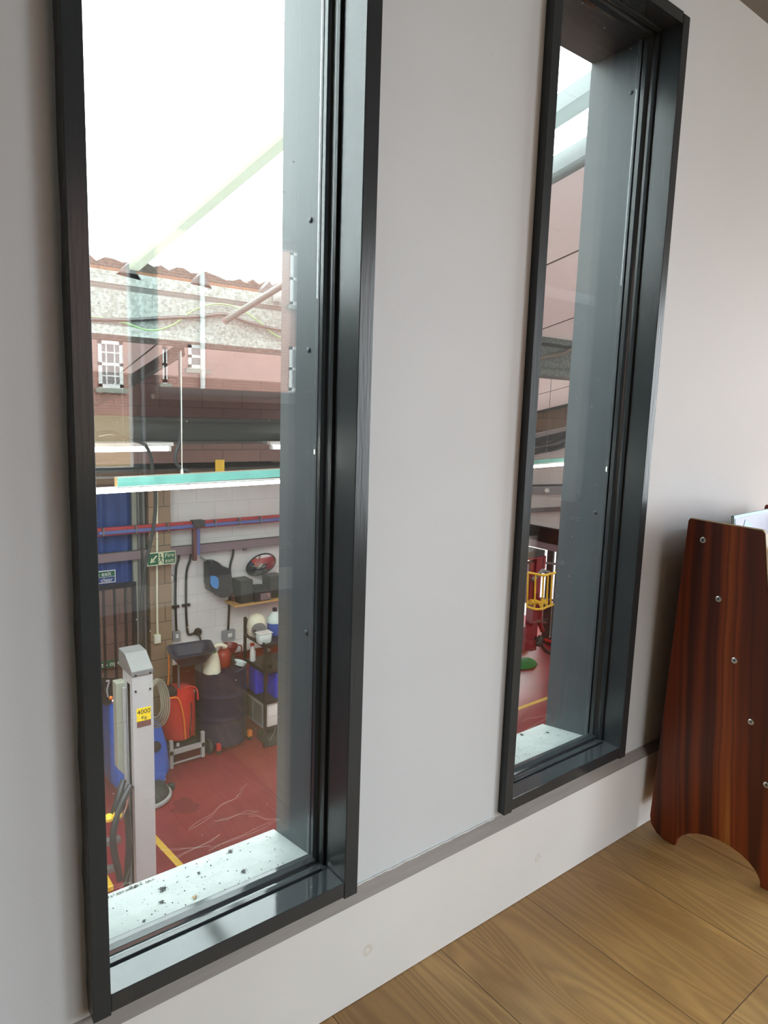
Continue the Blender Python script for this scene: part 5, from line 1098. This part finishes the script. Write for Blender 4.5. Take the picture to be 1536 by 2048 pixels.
for py in (1127, 1201): p = onx(1110, py, gx-.06); bar(b, (gx-.08, 6.2, p.z-.04), (gx-.08, 5.3, p.z+.06), .03, .035)
obj('door_rails', b, M['steel'], t)
b = B(); p = onx(1100, 1205, gx); bx(b, gx+.03, gx+.05, 5.2, 6.15, ZF+.12, p.z); obj('lower_board', b, M['stonewhite'], t)
b = B(); bx(b, gx-.05, gx+.02, 5.2, 6.1, ZF+.001, ZF+.11); obj('threshold', b, M['black'], t)
b = B(); bx(b, gx-.075, gx-.052, 5.3, 5.95, ZF+.06, ZF+.10); obj('red_strip', b, M['red'], t)
# tyre machine (dark red) with yellow cage
my = 5.05; K = lambda px, py, y=my: ony(px, py, y)
t = thing('tyre_machine', 'dark red tyre machine with a yellow guard cage seen through the far window', 'machine', (K(1078, 1300).x, my, ZF))
def vbar(nm, px0, px1, py0, py1, y, dpt, m):
    a, c = K(px0, (py0+py1)/2, y), K(px1, (py0+py1)/2, y); zt, zb = K((px0+px1)/2, py0, y).z, K((px0+px1)/2, py1, y).z
    b = B(); bx(b, a.x, c.x, y, y+dpt, max(zb, ZF+.001), zt); return obj(nm, b, M[m], t, bevel=.006)
vbar('main_column', 1068, 1079, 1115, 1300, my, .14, 'darkred')
vbar('top_housing', 1040, 1090, 1104, 1116, my-.10, .35, 'black')
vbar('top_trim', 1040, 1086, 1116, 1120, my-.09, .30, 'darkred')
vbar('side_post', 1088, 1092, 1112, 1138, my+.1, .04, 'darkred')
vbar('motor_body', 1046, 1066, 1128, 1205, my+.05, .25, 'purple')
vbar('back_column', 1060, 1067, 1125, 1200, my+.02, .1, 'darkred')
vbar('lower_body', 1052, 1068, 1255, 1300, my-.05, .3, 'darkred')
b = B(); tube(b, [K(1064, 1160), K(1076, 1150), K(1084, 1142), K(1098, 1146)], .03, 8); obj('swing_arm', b, M['capgrey'], t, smooth=True)
b = B(); tube(b, [K(1072, 1190), K(1080, 1210), K(1080, 1245), K(1085, 1262)], .035, 8); obj('lower_arm', b, M['darkred'], t, smooth=True)
b = B(); cyl(b, K(1074, 1243), K(1093, 1246), .035, .012, 14); obj('drive_spindle', b, M['copperish'], t, smooth=True)
b = B(); cyl(b, K(1060, 1204), K(1092, 1204), .04, seg=14); obj('clamp_ring', b, M['yellowpaint'], t, smooth=True)
b = B(); tube(b, [K(1070, 1275), K(1080, 1285), K(1090, 1300), K(1100, 1306)], .028, 8); obj('foot_pedal', b, M['black'], t)
b = B(); cyl(b, K(1073, 1290), K(1082, 1275), .05, seg=12); obj('foot_block', b, M['rubber'], t)
# guard cage: curved basket of bars
cg = B(); cyx = [(1056, 1145, my-.55), (1071, 1148, my-.62), (1087, 1151, my-.60), (1096, 1149, my-.48), (1104, 1147, my-.36), (1114, 1145, my-.22)]
tops, bots = [], []
for i, (px, py, y) in enumerate(cyx):
    pbx = px-(2 if i < 2 else 3); zb = (1213, 1218, 1218, 1214, 1211, 1207)[i]; a, c = ony(px, py, y), ony(pbx, zb, y); tops.append(a); bots.append(c)
    b = B(); cyl(b, a, c, .012, seg=8); obj('cage_bar', b, M['yellowpaint'], t)
for pts in (tops, bots): b = B(); tube(b, pts, .016, 8, 4); obj('cage_rim', b, M['yellowpaint'], t)
b = B(); bar(b, tops[3], K(1078, 1150, my), .025, .02); bar(b, bots[2], K(1078, 1205, my), .03, .02); obj('cage_bracket', b, M['yellowpaint'], t)
p = onz(1052, 1300, ZF); b = B(); prism(b, [(p.x-.3, p.y, ZF+.001), (p.x+.12, p.y, ZF+.001), (p.x+.08, p.y, ZF+.06), (p.x-.05, p.y, ZF+.12), (p.x-.3, p.y, ZF+.1)], (0, .18, 0)); tag(obj('floor_jack', b, M['yellowpaint'], bevel=.01), 'low yellow jack on the floor beside the tyre machine', 'jack')
p = onz(1049, 1330, ZF); b = B(); rnd = random.Random(8)
lathe(b, [(.22, 0), (.20, .04), (.13, .075), (.05, .09)], (p.x-.02, p.y, ZF+.001), 12, sx=1.1, sy=.8)
for v in b.verts: v.co += Vector((rnd.uniform(-.02, .02), rnd.uniform(-.02, .02), rnd.uniform(0, .015)))
tag(obj('green_cloth', b, M['greencloth'], smooth=True), 'crumpled green cloth on the red floor', 'cloth')
# cables and rails on the end wall
def rake(label, pts, r, m='conduit', x=XE-.05):
    b = B(); tube(b, [onx(px, py, x) for px, py in pts], r, 8); tag(obj('rake_cable', b, M[m]), label, 'cable', 'cables along the sloping top of the end wall')
rake('lowest of the black cables sagging along the end wall', [(1055, 912), (1073, 906), (1108, 899), (1142, 888), (1165, 880)], .022)
rake('middle black cable sagging along the end wall', [(1055, 903), (1073, 899), (1108, 893), (1142, 881), (1165, 873)], .024)
rake('upper thin black cable sagging along the end wall', [(1055, 892), (1076, 890), (1108, 884), (1143, 871), (1165, 864)], .024)
b = B(); bar(b, onx(1050, 887, XE-.04), onx(1160, 861, XE-.04), .06, .09); tag(obj('cable_tray', b, M['black']), 'thick black sloping duct above the sagging cables', 'duct')
b = B(); bar(b, onx(1050, 878, XE-.04), onx(1160, 853, XE-.04), .06, .07); tag(obj('raked_flashing', b, M['greyframe']), 'pale grey sloping strip under the bare blocks', 'strip')
b = B(); bar(b, onx(1050, 829, XE-.04), onx(1160, 803, XE-.04), .06, .05); tag(obj('raked_trim', b, M['darkbeam']), 'dark sloping trim where the roof meets the end wall', 'strip')
for lab, pa, pb, h, m in (('grey-blue rail with a bright stud along the end wall', (1055, 980), (1150, 980), .125, 'greybox'), ('grey-brown pipe along the end wall below the rail', (1055, 1021), (1150, 1016), .07, 'steel'), ('thin black line of cable above the grey-blue rail', (1055, 971), (1150, 969), .022, 'black')):
    a, c = onx(*pa, XE-.05), onx(*pb, XE-.05); b = B(); bar(b, a, c, .07, h); o = tag(obj('wall_rail', b, M[m], bevel=.004), lab, 'rail')
    if 'stud' in lab: p = onx(1095, 981, XE-.09); b = B(); cyl(b, p, p-Vector((.04, 0, 0)), .04, .03, 12); obj('stud', b, M['white'], o, smooth=True)

# ================================================================ the street behind, mirrored in the panes
GYP = (GY0+GY1)/2
def mir(px, py, y):            # point whose mirror image in the pane stands at this pixel, y = true (negative) depth
    p = ony(px, py, 2*GYP-y); return Vector((p.x, y, p.z))
HY = -17.8
b = B(); bx(b, -14, 34, HY-1.2, YB-.4, -3.0, -2.9); struct(obj('street', b, pm('tarmac', (.16, .16, .165), .8)), 'grey street behind the room')
hs = thing('terraced_house', 'red brick terraced houses with white sash windows, mirrored in the near window', 'building', (8, HY-3, -2.9))
lo = 1.0
b = B(); bx(b, -12, 12.4, HY-6, HY, lo, 7.0); obj('brick_wall', b, M['bricks'], hs)
b = B(); bx(b, -12, 12.4, HY-6, HY-.004, -2.9, lo); obj('ground_floor_wall', b, M['yellowbrick'], hs, label='yellow brick lower storey')
b = B(); prism(b, [(-12, HY+.25, 6.95), (-12, HY+.25, 7.1), (-12, HY-3, 9.2), (-12, HY-6.25, 7.1), (-12, HY-6.25, 6.95)], (24.6, 0, 0)); obj('roof', b, M['slate'], hs)
def sash(x0, x1, z0, z1, wide=True):
    b = B(); f = .09
    for a in ((x0, x1, z0-.02, z0+f), (x0, x1, z1-f, z1), (x0, x0+f, z0, z1), (x1-f, x1, z0, z1), (x0, x1, (z0+z1)/2-.04, (z0+z1)/2+.04)): bx(b, a[0], a[1], HY, HY+.05, a[2], a[3])
    if wide:
        for u in (.33, .67): x = x0+(x1-x0)*u; bx(b, x-.018, x+.018, HY+.0, HY+.035, z0, z1)
        for u in (.25, .75): z = z0+(z1-z0)*u; bx(b, x0, x1, HY, HY+.034, z-.018, z+.018)
    w_ = obj('sash_window', b, M['white'], hs); b = B(); bx(b, x0+f, x1-f, HY+.001, HY+.012, z0+f, z1-f); obj('pane', b, M['steel'], w_)
    b = B(); bx(b, x0-.1, x1+.1, HY, HY+.12, z0-.14, z0-.022); obj('stone_sill', b, M['beige'], hs)
for px0, px1, py0, py1 in ((196, 245, 682, 775), (376, 405, 690, 736), (578, 615, 695, 782), (580, 620, 508, 612)):
    a, c = mir(px0, (py0+py1)/2, HY), mir(px1, (py0+py1)/2, HY); zt, zb = mir((px0+px1)/2, py0, HY).z, mir((px0+px1)/2, py1, HY).z; sash(a.x, max(c.x, a.x+.5), zb, zt, px0 == 196)
for x in (-9, -6, -2.5, 1.5, 3.3): sash(x, x+.9, 1.9, 3.2); sash(x, x+.9, 4.6, 6.0)
a = mir(325, 730, HY); sash(a.x, a.x+.12, mir(325, 765, HY).z, mir(325, 692, HY).z, False)
b = B(); a = mir(406, 700, HY+.1); cyl(b, (a.x, HY+.08, lo+.8), (a.x, HY+.08, 6.9), .07, seg=12); obj('downpipe', b, M['white'], hs, smooth=True)
b = B(); a = mir(282, 700, HY+.1); cyl(b, (a.x, HY+.08, lo+.6), (a.x, HY+.08, 6.9), .04, seg=12); obj('downpipe', b, M['white'], hs, smooth=True)
b = B(); a = mir(264, 718, HY); pts = [(a.x+.14*math.sin(2*PI*k/5), HY+.02, a.z+.14*math.cos(2*PI*k/5)) for k in range(5)]; prism(b, pts, (0, .03, 0)); obj('alarm_box', b, M['white'], hs, label='small white pentagonal alarm box')
